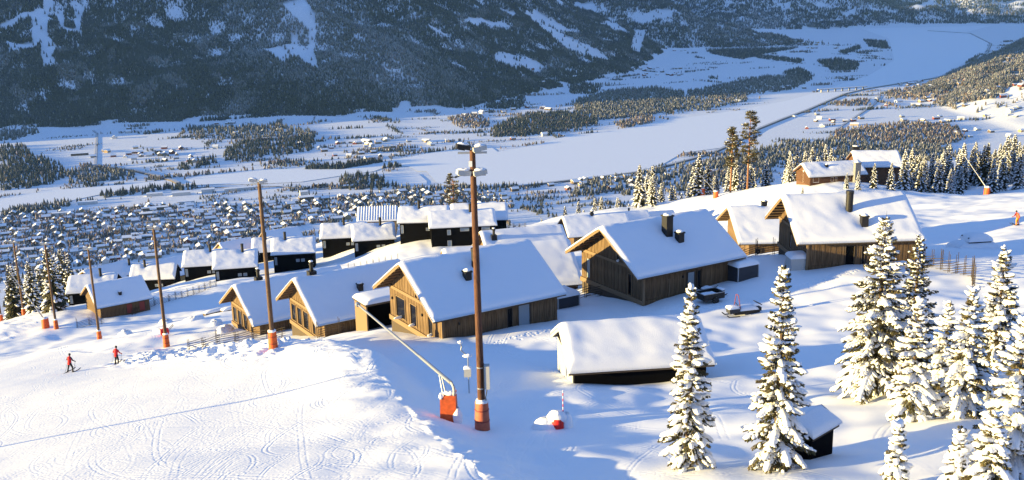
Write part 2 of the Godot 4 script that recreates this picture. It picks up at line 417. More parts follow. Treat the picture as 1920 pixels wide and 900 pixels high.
func rbf_at(x: float, d: float) -> float:
	var u := (x - RX0) / RS
	var w := (d - RD0) / RS
	if u < 0.0 or w < 0.0 or u >= RNX - 1.001 or w >= RND - 1.001:
		return 0.0
	var i := int(u)
	var j := int(w)
	u -= i
	w -= j
	u = u * u * (3.0 - 2.0 * u) * 0.3 + u * 0.7
	w = w * w * (3.0 - 2.0 * w) * 0.3 + w * 0.7
	var k := i * RND + j
	return lerpf(lerpf(rbf[k], rbf[k + 1], w), lerpf(rbf[k + RND], rbf[k + RND + 1], w), u)

# signed distance to the piste edge crest (positive on the cabin side) and the crest height there
var cr_s := 0.0
var cr_a := 0.0
func crest_at(x: float, d: float) -> void:
	var best := 1e9
	cr_s = -99.0
	cr_a = 0.0
	for i in CREST.size() / 3 - 1:
		var k := i * 3
		var ax: float = CREST[k]
		var ad: float = CREST[k + 1]
		var ex: float = CREST[k + 3] - ax
		var ed: float = CREST[k + 4] - ad
		var t := clampf(((x - ax) * ex + (d - ad) * ed) / (ex * ex + ed * ed), 0.0, 1.0)
		var px := x - (ax + t * ex)
		var pd := d - (ad + t * ed)
		var r := sqrt(px * px + pd * pd)
		if r < best:
			best = r
			cr_s = r if ex * pd - ed * px > 0.0 else -r
			cr_a = lerpf(CREST[k + 2], CREST[k + 5], t)

func near_h(x: float, d: float) -> float:
	var h := 10.0 + 0.124 * x - 0.226 * d + rbf_at(x, d)
	var rough := 0.0
	var wild := 1.0
	if d < 125.0 and x > -75.0 and x < 40.0:
		crest_at(x, d)
		var s := cr_s
		if s < 0.0:
			h += cr_a * 0.5 * exp(-s * s / 25.0)
			rough = sst(-4.0, -0.5, s) * (0.15 + 0.85 * sst(48.0, 64.0, d))
			wild = 1.0 - sst(1.0, 6.0, -s) * 0.85
		else:
			h += cr_a * (0.5 - sst(0.0, 3.2, s)) * exp(-maxf(s - 3.0, 0.0) / 9.0)
			rough = 1.0 - sst(0.0, 4.5, s)
		if x < -18.0:
			rough = maxf(rough * sst(-60.0, -30.0, x), (1.0 - sst(3.0, 9.0, absf(s - 2.0))) * 2.3)
	elif x <= -75.0 and d < 180.0:
		rough = 0.5
	var s2 := maxf(d - 262.0, 0.0)
	h -= 0.2 * s2 * sst(0.0, 40.0, s2)
	h += n_a.get_noise_2d(x, d) * 0.35 * wild
	if rough > 0.01:
		h += (n_b.get_noise_2d(x, d) * 0.2 + absf(n_b.get_noise_2d(x * 0.45 + 90.0, d * 0.45)) * 0.3) * rough * (0.5 if x > -17.0 else 1.0)
	return h

func fnoise(x: float, d: float) -> float:
	return sin(x * 0.0061 + 1.7 * sin(d * 0.0043 + 0.6)) * sin(d * 0.0053 + 1.1 * sin(x * 0.0071)) + 0.5 * sin(x * 0.017 + 1.3 * sin(d * 0.013)) * sin(d * 0.019 + 0.9 * sin(x * 0.015 + 2.0)) + 0.25 * sin(x * 0.041 + d * 0.013 + 1.0) * sin(d * 0.047 - x * 0.011)

func far_h(x: float, d: float) -> float:
	var h := 0.0
	for sp in SPURS:
		var m: float = sp[0]
		for e in sp[1]:
			m = minf(m, ((x - e[0]) * e[2] + (d - e[1]) * e[3]) / sqrt(e[2] * e[2] + e[3] * e[3]) * e[4])
			if m <= h:
				break
		h = maxf(h, m)
	if h <= 0.0:
		return VAL
	return VAL + h + clampf(h / 60.0, 0.0, 1.0) * (24.0 * fnoise(x, d) + 0.2 * h * fnoise(x * 0.35, d * 0.35))

func ground_h(x: float, d: float) -> float:
	if d < 430.0:
		return near_h(x, d)
	return maxf(far_h(x, d), 10.0 + 0.124 * x - 0.226 * d - 0.2 * (d - 262.0) + n_c.get_noise_2d(x, d) * 6.0)

func g(x: float, d: float, dy := 0.0) -> Vector3:
	return Vector3(x, ground_h(x, d) + dy, -d)

func fan(d0: float, d1: float, ratio: float, t0: float, t1: float, nc: int, uvs: bool, lower := 0.0) -> ArrayMesh:
	var ds := [d0]
	while ds[-1] < d1:
		ds.append(ds[-1] * ratio)
	var nr := ds.size()
	var v := PackedVector3Array()
	v.resize(nr * nc)
	var nn := PackedVector3Array()
	nn.resize(nr * nc)
	var uv := PackedVector2Array()
	if uvs:
		uv.resize(nr * nc)
	for r in nr:
		var d: float = ds[r]
		for c in nc:
			var x := d * lerpf(t0, t1, float(c) / (nc - 1))
			v[r * nc + c] = Vector3(x, ground_h(x, d) - (lower if r < 2 else 0.0), -d)
			if uvs:
				uv[r * nc + c] = Vector2((x + 62.0) / 112.0, (d - 24.0) / 112.0)
	for r in nr:
		for c in nc:
			var a := v[r * nc + mini(c + 1, nc - 1)] - v[r * nc + maxi(c - 1, 0)]
			var b := v[mini(r + 1, nr - 1) * nc + c] - v[maxi(r - 1, 0) * nc + c]
			nn[r * nc + c] = a.cross(b).normalized()
	var idx := PackedInt32Array()
	idx.resize((nr - 1) * (nc - 1) * 6)
	var k := 0
	for r in nr - 1:
		for c in nc - 1:
			var i := r * nc + c
			idx[k] = i
			idx[k + 1] = i + nc
			idx[k + 2] = i + 1
			idx[k + 3] = i + 1
			idx[k + 4] = i + nc
			idx[k + 5] = i + nc + 1
			k += 6
	var arr := []
	arr.resize(Mesh.ARRAY_MAX)
	arr[Mesh.ARRAY_VERTEX] = v
	arr[Mesh.ARRAY_NORMAL] = nn
	if uvs:
		arr[Mesh.ARRAY_TEX_UV] = uv
	arr[Mesh.ARRAY_INDEX] = idx
	var m := ArrayMesh.new()
	m.add_surface_from_arrays(Mesh.PRIMITIVE_TRIANGLES, arr)
	return m

# relief of ski and sledge tracks pressed into the piste, 112 m square, 5.5 cm a pixel
func track_texture() -> ImageTexture:
	var n := 2048
	var h := PackedFloat32Array()
	h.resize(n * n)
	h.fill(0.5)
	var r2 := RandomNumberGenerator.new()
	r2.seed = 31
	for t in 3600:
		var x := r2.randf_range(-58.0, 14.0)
		var d := r2.randf_range(27.0, 120.0)
		var on_piste := false
		crest_at(x, d)
		on_piste = cr_s < -0.5
		if not on_piste and (r2.randf() > 0.3 or d > 72.0 or x < -4.0):
			continue
		var ang := r2.randf_range(1.7, 3.3) if r2.randf() < 0.75 else r2.randf_range(0.6, 2.2)
		var turn := r2.randf_range(-0.16, 0.16)
		var len := r2.randf_range(5.0, 34.0)
		var deep := r2.randf_range(0.05, 0.42) * r2.randf_range(0.4, 1.0)
		var gap := r2.randf_range(0.16, 0.34)
		var s := 0.0
		while s < len:
			s += 0.05
			ang += turn * 0.05 * (1.0 + sin(s * 0.4))
			x += cos(ang) * 0.05
			d += sin(ang) * 0.05
			var fade := minf(1.0, minf(s, len - s) * 0.5)
			for side in [-0.5, 0.5]:
				var px: float = x - sin(ang) * gap * side
				var pd: float = d + cos(ang) * gap * side
				var i := int((px + 62.0) / 112.0 * n)
				var j := int((pd - 24.0) / 112.0 * n)
				if i < 2 or j < 2 or i > n - 3 or j > n - 3:
					continue
				var k := j * n + i
				h[k] = minf(h[k], 0.5 - deep * fade)
				h[k - 1] = maxf(h[k - 1], 0.5 + deep * 0.3 * fade)
	# footprints: trodden paths from door to door
	for q in [[-3.0, 73.0, 4.0, 79.0, 11.5, 84.0], [11.5, 84.0, 17.0, 82.0, 24.0, 86.0, 30.5, 88.5], [-10.0, 74.0, -3.0, 73.0], [3.0, 60.5, 1.0, 66.0, -1.0, 73.0]]:
		for k in q.size() / 2 - 1:
			var a := Vector2(q[k * 2], q[k * 2 + 1])
			var b := Vector2(q[k * 2 + 2], q[k * 2 + 3])
			for s in int(a.distance_to(b) / 0.09):
				var f := a.lerp(b, s * 0.09 / a.distance_to(b)) + Vector2(r2.randfn() * 0.35, r2.randfn() * 0.35)
				var i := int((f.x + 62.0) / 112.0 * n)
				var j := int((f.y - 24.0) / 112.0 * n)
				if i < 4 or j < 4 or i > n - 5 or j > n - 5:
					continue
				for u in range(-2, 3):
					for w in range(-1, 2):
						h[(j + u) * n + i + w] = minf(h[(j + u) * n + i + w], 0.12)
	var bytes := PackedByteArray()
	bytes.resize(n * n)
	for j in n:
		for i in n:
			var k := j * n + i
			var v := h[k]
			if i > 0 and j > 0 and i < n - 1 and j < n - 1:
				v = (v * 3.0 + h[k - 1] + h[k + 1] + h[k - n] + h[k + n]) / 7.0
			else:
				v = 0.5
			bytes[k] = int(clampf(v, 0.0, 1.0) * 255.0)
	return ImageTexture.create_from_image(Image.create_from_data(n, n, false, Image.FORMAT_L8, bytes))

func terrain() -> void:
	build_rbf()
	var m := mat("piste", lin(0.87, 0.875, 0.89), 0.7)
	m.texture_repeat = false
	m.heightmap_enabled = true
	m.heightmap_texture = track_texture()
	m.heightmap_scale = 6.5
	print("tracks ", Time.get_ticks_msec())
	var o := put(fan(15.0, 432.0, 1.0062, -1.4, 0.72, 860, true), "snow_slope", m)
	structure(o, "white snow slope with ski tracks and drifts around the cabins")
	var f := put(fan(428.0, 14000.0, 1.019, -1.7, 1.1, 330, false, 1.5), "valley_terrain", M["valley_snow"])
	structure(f, "snowy valley floor and mountain sides")
	print("terrain ", Time.get_ticks_msec())

func poly2(a: Array) -> PackedVector2Array:
	var p := PackedVector2Array()
	for i in a.size() / 2:
		p.append(Vector2(a[i * 2], a[i * 2 + 1]))
	return p

func sheet(p: PackedVector2Array, y: float, called: String, m: Material, label: String) -> void:
	var st := begin()
	var ix := Geometry2D.triangulate_polygon(p)
	for i in ix.size() / 3:
		var q := []
		for k in 3:
			q.append(Vector3(p[ix[i * 3 + k]].x, y, -p[ix[i * 3 + k]].y))
		if (q[1] - q[0]).cross(q[2] - q[0]).y > 0.0:
			tri3(st, q[0], q[2], q[1])
		else:
			tri3(st, q[0], q[1], q[2])
	structure(done(st, called, m), label)

func valley() -> void:
	sheet(poly2(LAKE), VAL + 0.9, "frozen_lake", M["lake_snow"], "wide frozen lake under smooth white snow")
	sheet(poly2(INLET), VAL + 1.0, "frozen_inlet", M["lake_snow"], "small frozen inlet behind a wooded spit")
	var names := ["causeway road crossing the lake shore on a dark bank", "side road through the sunlit fields", "road on the long embankment leading to the river bridge", "street along the river at the town's far edge", "road curving round the far right lake shore", "narrow track climbing to the farm fields", "street through the left of the town", "lower street through the town"]
	var i := 0
	for r in ROADS:
		var p := poly2(r[2])
		var st := begin()
		var top := begin()
		var hw: float = r[0] * 0.5
		var y: float = VAL + 1.0 + r[1]
		for k in p.size() - 1:
			var a := Vector3(p[k].x, y, -p[k].y)
			var b := Vector3(p[k + 1].x, y, -p[k + 1].y)
			var n := (b - a).cross(Vector3.UP).normalized()
			quad(top, a - n * hw, b - n * hw, b + n * hw, a + n * hw)
			for s in [-1.0, 1.0]:
				var o: Vector3 = n * s * hw
				var w: Vector3 = n * s * (hw + r[1] * 1.5) - Vector3(0, r[1] + 1.0, 0)
				if s > 0:
					quad(st, a + o, b + o, b + w, a + w)
				else:
					quad(st, b + o, a + o, a + w, b + w)
		var root := done(top, "road", M["road_snow"])
		done(st, "bank", M["bank"], root)
		structure(root, names[i])
		i += 1
	# far bridge on piers over the narrows
	var b := thing("road_bridge", "low grey road bridge on piers across the far lake narrows", "bridge", Vector3(BRIDGE[0], VAL, -BRIDGE[1]))
	var e := Vector3(BRIDGE[2] - BRIDGE[0], 0, -(BRIDGE[3] - BRIDGE[1]))
	var bs := Basis(Vector3.UP, atan2(-e.z, e.x))
	var L := e.length()
	var st := begin()
	box(st, bs * Vector3(L * 0.5, 12.0, 0), Vector3(L, 2.0, 11.0), bs)
	done(st, "deck", M["concrete"], b)
	st = begin()
	box(st, bs * Vector3(L * 0.5, 13.05, 0), Vector3(L, 0.3, 9.0), bs)
	done(st, "road_snow", M["lake_snow"], b)
	for k in 7:
		st = begin()
		box(st, bs * Vector3(L * (k + 0.5) / 7.0, 5.4, 0), Vector3(3.0, 11.4, 7.0), bs)
		done(st, "pier", M["concrete"], b)

# ---------------------------------------------------------------- far woods
func far_tree(kind: int) -> ArrayMesh:
	var st := SurfaceTool.new()
	st.begin(Mesh.PRIMITIVE_TRIANGLES)
	var r := RandomNumberGenerator.new()
	r.seed = 40 + kind
	var dark := [Color(0.02, 0.028, 0.032), Color(0.055, 0.055, 0.05), Color(0.14, 0.09, 0.065)]
	var tiers := 3 if kind < 2 else 2
	for t in tiers:
		var y0 := 0.04 + 0.27 * t
		var y1 := minf(1.0, y0 + 0.5)
		var rad := 0.25 * (1.0 - 0.28 * t)
		if kind == 2:
			y0 = 0.1 + 0.3 * t
			y1 = y0 + 0.6
			rad = 0.24
		for i in 6:
			var a0 := TAU * i / 6.0 + t
			var a1 := TAU * (i + 1) / 6.0 + t
			var ra := rad * r.randf_range(0.75, 1.2)
			var snow := r.randf_range(0.0, 1.0)
			var c: Color = dark[kind].lerp(Color(0.62, 0.63, 0.65), pow(snow, 2.2) * (0.13 if kind == 0 else 0.6))
			st.set_color(c)
			var p0 := Vector3(cos(a0) * ra, y0 + r.randf_range(-0.03, 0.03), sin(a0) * ra)
			var p1 := Vector3(cos(a1) * ra, y0 + r.randf_range(-0.03, 0.03), sin(a1) * ra)
			tri3(st, Vector3(0, y1, 0), p1, p0)
	st.generate_normals()
	return st.commit()

func multi(mesh: Mesh, m: Material, xf: Array, cols: Array, called: String, label: String, cat: String) -> void:
	var mm := MultiMesh.new()
	mm.transform_format = MultiMesh.TRANSFORM_3D
	mm.use_colors = true
	mm.mesh = mesh
	mm.instance_count = xf.size()
	for i in xf.size():
		mm.set_instance_transform(i, xf[i])
		mm.set_instance_color(i, cols[i])
	var o := MultiMeshInstance3D.new()
	o.multimesh = mm
	o.material_override = m
	add_child(o)
	fix_name(o, called)
	o.set_meta("kind", "stuff")
	tag(o, label, cat)

func inside(polys: Array, p: Vector2) -> bool:
	for q in polys:
		if Geometry2D.is_point_in_polygon(p, q):
			return true
	return false

func mountains() -> void:
	var clear := []
	for c in CLEAR:
		clear.append(poly2(c))
	var frost := []
	for c in FROST:
		frost.append(poly2(c))
	var lake := [poly2(LAKE), poly2(INLET)]
	var xf := [[], [], []]
	var cols := [[], [], []]
	var r := RandomNumberGenerator.new()
	r.seed = 77
	for i in 760000:
		var d := 3150.0 * exp(pow(r.randf(), 1.25) * 1.1)
		var x := d * r.randf_range(-0.56, 0.56)
		var h := far_h(x, d)
		if h < VAL + 3.0:
			continue
		var p := Vector2(x, d)
		var gap := n_c.get_noise_2d(x * 0.5, d * 0.5)
		if h < VAL + 14.0 and gap > 0.05:
			continue
		if inside(clear, p):
			if r.randf() > 0.015:
				continue
		var fr := inside(frost, p + Vector2(r.randfn() * 70.0, r.randfn() * 110.0))
		var kind := 0
		var sunny := x > 1300.0 and d < 6500.0
		if fr or gap > 0.27:
			kind = 1 if r.randf() < 0.8 else 2
			if r.randf() < 0.3:
				continue
		elif r.randf() < 0.05:
			kind = 1
		if sunny:
			kind = 2 if r.randf() < 0.55 else 1
			if n_c.get_noise_2d(x * 1.5 + 300.0, d * 1.5) > 0.12:
				continue
		var s := r.randf_range(11.0, 18.0) * (1.0 + 0.35 * sst(4000.0, 8000.0, d)) * (0.75 if kind == 2 else 1.0)
		xf[kind].append(Transform3D(Basis(Vector3.UP, r.randf() * TAU).scaled(Vector3(s, s * r.randf_range(0.85, 1.2), s)), Vector3(x, h - 0.5, -d)))
		var v := r.randf_range(0.82, 1.12) * (1.3 if fr else 1.0) * (1.0 + 0.7 * n_c.get_noise_2d(x * 0.35 + 55.0, d * 0.35))
		cols[kind].append(Color(v, v, v))
	for w in WOODS:
		var q := poly2(w[2])
		var lo := q[0]
		var hi := q[0]
		for p in q:
			lo = lo.min(p)
			hi = hi.max(p)
		var sp: float = w[0] * 0.85
		var area := (hi.x - lo.x) * (hi.y - lo.y)
		for i in mini(int(area / (sp * sp)), 30000):
			var p := Vector2(r.randf_range(lo.x, hi.x), r.randf_range(lo.y, hi.y))
			if not Geometry2D.is_point_in_polygon(p + Vector2(r.randf_range(-9, 9), r.randf_range(-9, 9)), q):
				continue
			if inside(lake, p):
				continue
			var kind: int = w[1]
			if r.randf() < 0.2:
				kind = r.randi_range(0, 2)
			var s := r.randf_range(8.0, 17.0) * (0.8 if kind == 2 else 1.0)
			xf[kind].append(Transform3D(Basis(Vector3.UP, r.randf() * TAU).scaled(Vector3(s, s, s)), Vector3(p.x, far_h(p.x, p.y) - 0.3, -p.y)))
			var v := r.randf_range(0.7, 1.3)
			cols[kind].append(Color(v, v, v))
	# hedgerows, groves and loose bushes over the valley floor, in drifts along the field edges
	for i in 1700:
		var d0 := 1250.0 * exp(pow(r.randf(), 0.8) * 1.6)
		var x0 := d0 * r.randf_range(-0.56, 0.56)
		if n_c.get_noise_2d(x0 * 0.6 + 700.0, d0 * 0.6) < -0.12:
			continue
		var open_field := x0 > 0.2 * d0 and d0 > 2350.0 and d0 < 3300.0
		if open_field and r.randf() > 0.2:
			continue
		var dirn := Vector2.from_angle(r.randf_range(0.0, 0.7) + (PI / 2.0 if r.randf() < 0.25 else 0.0))
		var long := r.randf_range(15.0, 110.0)
		var wide := r.randf_range(3.0, 22.0)
		var main_kind := r.randi_range(0, 2)
		var high := r.randf_range(4.0, 11.0)
		for k in int(10.0 + long * wide * 0.035):
			var p := Vector2(x0, d0) + dirn * r.randfn() * long * 0.5 + dirn.orthogonal() * r.randfn() * wide * 0.5
			if inside(lake, p) or far_h(p.x, p.y) > VAL + 4.0:
				continue
			var kind := main_kind if r.randf() < 0.7 else r.randi_range(0, 2)
			var s := high * r.randf_range(0.6, 1.3)
			xf[kind].append(Transform3D(Basis(Vector3.UP, r.randf() * TAU).scaled(Vector3(s, s, s)), Vector3(p.x, far_h(p.x, p.y), -p.y)))
			var v := r.randf_range(0.7, 1.3)
			cols[kind].append(Color(v, v, v))
	# gardens and hedges between the houses of the town
	var tq := poly2(TOWN)
	for i in 26000:
		var p := Vector2(r.randf_range(-1250.0, 100.0), r.randf_range(1450.0, 2350.0))
		if not Geometry2D.is_point_in_polygon(p, tq) or inside(lake, p):
			continue
		if n_c.get_noise_2d(p.x * 1.4, p.y * 1.4 + 80.0) < -0.08 and r.randf() < 0.75:
			continue
		var kind := 2 if r.randf() < 0.55 else 1 if r.randf() < 0.8 else 0
		var s := r.randf_range(3.0, 10.0)
		xf[kind].append(Transform3D(Basis(Vector3.UP, r.randf() * TAU).scaled(Vector3(s * 1.2, s, s * 1.2)), Vector3(p.x, VAL, -p.y)))
		var v := r.randf_range(1.0, 1.9)
		cols[kind].append(Color(v, v, v))
	# brow of the home hillside, seen between the cabins and the valley
	for i in 5000:
		var d := r.randf_range(430.0, 1150.0)
		var x := d * r.randf_range(-0.6, 0.6)
		var s := r.randf_range(7.0, 15.0)
		xf[i % 2].append(Transform3D(Basis(Vector3.UP, r.randf() * TAU).scaled(Vector3(s, s, s)), Vector3(x, ground_h(x, d) - 0.4, -d)))
		cols[i % 2].append(Color.WHITE)
	print("far trees ", xf[0].size(), " ", xf[1].size(), " ", xf[2].size())
	multi(far_tree(0), M["far_tree"], xf[0], cols[0], "dark_spruce_forest", "dark spruce forest covering the far mountain sides", "forest")
	multi(far_tree(1), M["far_tree"], xf[1], cols[1], "frosted_forest", "pale frosted woods on the far slopes and shores", "forest")
	multi(far_tree(2), M["far_tree"], xf[2], cols[2], "bare_birch_wood", "brownish bare birches and bushes across the valley", "forest")

var CAB2 := {}
# ---------------------------------------------------------------- cabins
# local axes: +x along the ridge away from the front gable, +z towards the near eave, y = 0 at the wall base
func roof_snow(o: Node3D, L: float, W: float, H: float, ridge: float, t: float, called := "roof_snow", soft := 0.45, holes := []) -> void:
	var nu := 46
	var nv := 40
	var sd := rng.randf() * 500.0
	var p := []
	var q := []
	for i in nu + 1:
		var fu := float(i) / nu
		var u := L * (fu - sin(fu * TAU) / TAU * 0.75) - 0.1 + 0.2 * fu
		var row := []
		var low := []
		for j in nv + 1:
			var fv := float(j) / nv * 2.0 - 1.0
			var v := (W + 0.12) * (fv + sin(fv * PI) / PI * 0.55)
			var base := ridge - H * absf(v) / W
			var de := minf(minf(u + 0.1, L + 0.1 - u), W + 0.12 - absf(v))
			var k := clampf(de / soft, 0.0, 1.0)
			var th := t * sqrt(1.0 - (1.0 - k) * (1.0 - k))
			for c in holes:
				var r2 := (Vector2(u, v) - Vector2(c[0], c[1])).length_squared()
				th *= 1.0 - 0.75 * exp(-r2 / (0.35 + c[3] * c[3] * 3.0))
			var top := base + th * (1.0 + 0.14 * n_a.get_noise_2d(u * 3.0 + sd, v * 3.0)) + (0.03 * n_b.get_noise_2d(u * 1.2 + sd, v * 1.2) + 0.05 * n_a.get_noise_2d(u * 2.0 + sd, v * 4.0 + 40.0)) * k
			top -= 0.12 * exp(-v * v * 6.0)
			row.append(Vector3(u, top, v))
			low.append(Vector3(u, base + 0.015, v))
		p.append(row)
		q.append(low)
	var st := begin()
	st.set_smooth_group(1)
	for i in nu:
		for j in nv:
			quad(st, p[i][j], p[i + 1][j], p[i + 1][j + 1], p[i][j + 1])
	for i in nu:
		for j in nv:
			if i == 0 or j == 0 or i == nu - 1 or j == nv - 1:
				quad(st, q[i][j + 1], q[i + 1][j + 1], q[i + 1][j], q[i][j])
	for i in nu:
		quad(st, q[i][0], q[i + 1][0], p[i + 1][0], p[i][0])
		quad(st, p[i][nv], p[i + 1][nv], q[i + 1][nv], q[i][nv])
	for j in nv:
		quad(st, q[0][j + 1], q[0][j], p[0][j], p[0][j + 1])
		quad(st, p[nu][j + 1], p[nu][j], q[nu][j], q[nu][j + 1])
	done(st, called, M["snow"], o)

# one board of a wall; ax = its axis along the wall, out = outward; the top may slant
func board(o: Node3D, org: Vector3, ax: Vector3, out: Vector3, a: float, b: float, y0: float, ya: float, yb: float, thick: float, m: Material) -> void:
	var st := begin()
	var v := []
	for y in [[y0, y0], [ya, yb]]:
		v.append(org + ax * a + Vector3.UP * y[0])
		v.append(org + ax * a + out * thick + Vector3.UP * y[0])
		v.append(org + ax * b + out * thick + Vector3.UP * y[1])
		v.append(org + ax * b + Vector3.UP * y[1])
	hexa(st, v)
	done(st, "board", m, o)

func board_wall(o: Node3D, org: Vector3, ax: Vector3, out: Vector3, a0: float, a1: float, y0: float, topf: Callable, openings: Array, mats: Array, step := 0.26) -> void:
	var n := int(ceil((a1 - a0) / step))
	var w := (a1 - a0) / n
	for i in n:
		var a := a0 + w * i + 0.008
		var b := a0 + w * (i + 1) - 0.008
		var thick := 0.035 + (0.014 if i % 2 else 0.0)
		var m: Material = M[mats[rng.randi() % mats.size()]]
		var cuts := []
		for c in openings:
			if c[0] < b - 0.05 and c[1] > a + 0.05:
				cuts.append([c[2], c[3]])
		cuts.sort_custom(func(p, q): return p[0] < q[0])
		var y := y0
		for c in cuts:
			if c[0] > y + 0.05:
				board(o, org, ax, out, a, b, y, c[0], c[0], thick, m)
			y = maxf(y, c[1])
		var ta: float = topf.call(a)
		var tb: float = topf.call(b)
		if minf(ta, tb) > y + 0.04:
			board(o, org, ax, out, a, b, y, ta, tb, thick, m)

func opening(o: Node3D, org: Vector3, ax: Vector3, out: Vector3, c: Array, frame: Material) -> void:
	var kind: String = c[4] if c.size() > 4 else "window"
	var mid: Vector3 = org + ax * (c[0] + c[1]) * 0.5 + Vector3.UP * (c[2] + c[3]) * 0.5
	var bs := Basis(ax, Vector3.UP, ax.cross(Vector3.UP))
	var w: float = c[1] - c[0]
	var h: float = c[3] - c[2]
	var st := begin()
	box(st, mid + out * 0.012, Vector3(w - 0.02, h - 0.02, 0.02), bs)
	var pane := done(st, "door" if kind == "door" else "window", M["red_door"] if kind == "red" else M["black_wood"] if kind == "door" else M["pale_glass"] if kind == "pale" else M["glass"], o)
	st = begin()
	for s in [-1.0, 1.0]:
		box(st, mid + out * 0.05 + ax * s * (w * 0.5 - 0.035), Vector3(0.07, h, 0.075), bs)
		box(st, mid + out * 0.049 + Vector3.UP * s * (h * 0.5 - 0.035), Vector3(w - 0.14, 0.07, 0.07), bs)
	done(st, "frame", frame, pane)
	if kind == "ledge":
		st = begin()
		blob(st, mid + Vector3.UP * (-h * 0.5 + 0.1) + out * 0.03, Vector3(w * 0.42, 0.14, 0.1), 10, 6, 0.12)
		done(st, "ledge_snow", M["snow"], pane)

func chimney(o: Node3D, x: float, z: float, y0: float, h: float, r: float, kind: int) -> void:
	var st := begin()
	if kind == 0:
		box(st, Vector3(x, y0 + h * 0.5 - 0.25, z), Vector3(r * 2.0, h + 0.5, r * 2.0))
		box(st, Vector3(x, y0 + h - 0.06, z), Vector3(r * 2.4, 0.12, r * 2.4))
	elif kind == 1:
		box(st, Vector3(x, y0 + h * 0.18 - 0.2, z), Vector3(r * 2.6, h * 0.36 + 0.4, r * 2.6))
		tube(st, Vector3(x, y0 + h * 0.36, z), Vector3(x, y0 + h, z), r * 0.62, r * 0.62, 10)
		tube(st, Vector3(x, y0 + h * 0.82, z), Vector3(x, y0 + h * 0.86, z), r * 0.95, r * 0.95, 10)
	else:
		tube(st, Vector3(x, y0 - 0.3, z), Vector3(x, y0 + h, z), r, r, 14)
		tube(st, Vector3(x, y0 + h * 0.84, z), Vector3(x, y0 + h + 0.03, z), r * 1.1, r * 1.1, 14)
	var c := done(st, "chimney", M["metal_black"] if kind != 3 else M["pole_pale"], o)
	if kind != 2:
		st = begin()
		blob(st, Vector3(x, y0 + h + 0.04, z), Vector3(r * 1.15, 0.14, r * 1.15) * (0.7 if kind == 1 else 1.0), 9, 5, 0.08)
		done(st, "cap_snow", M["snow"], c)

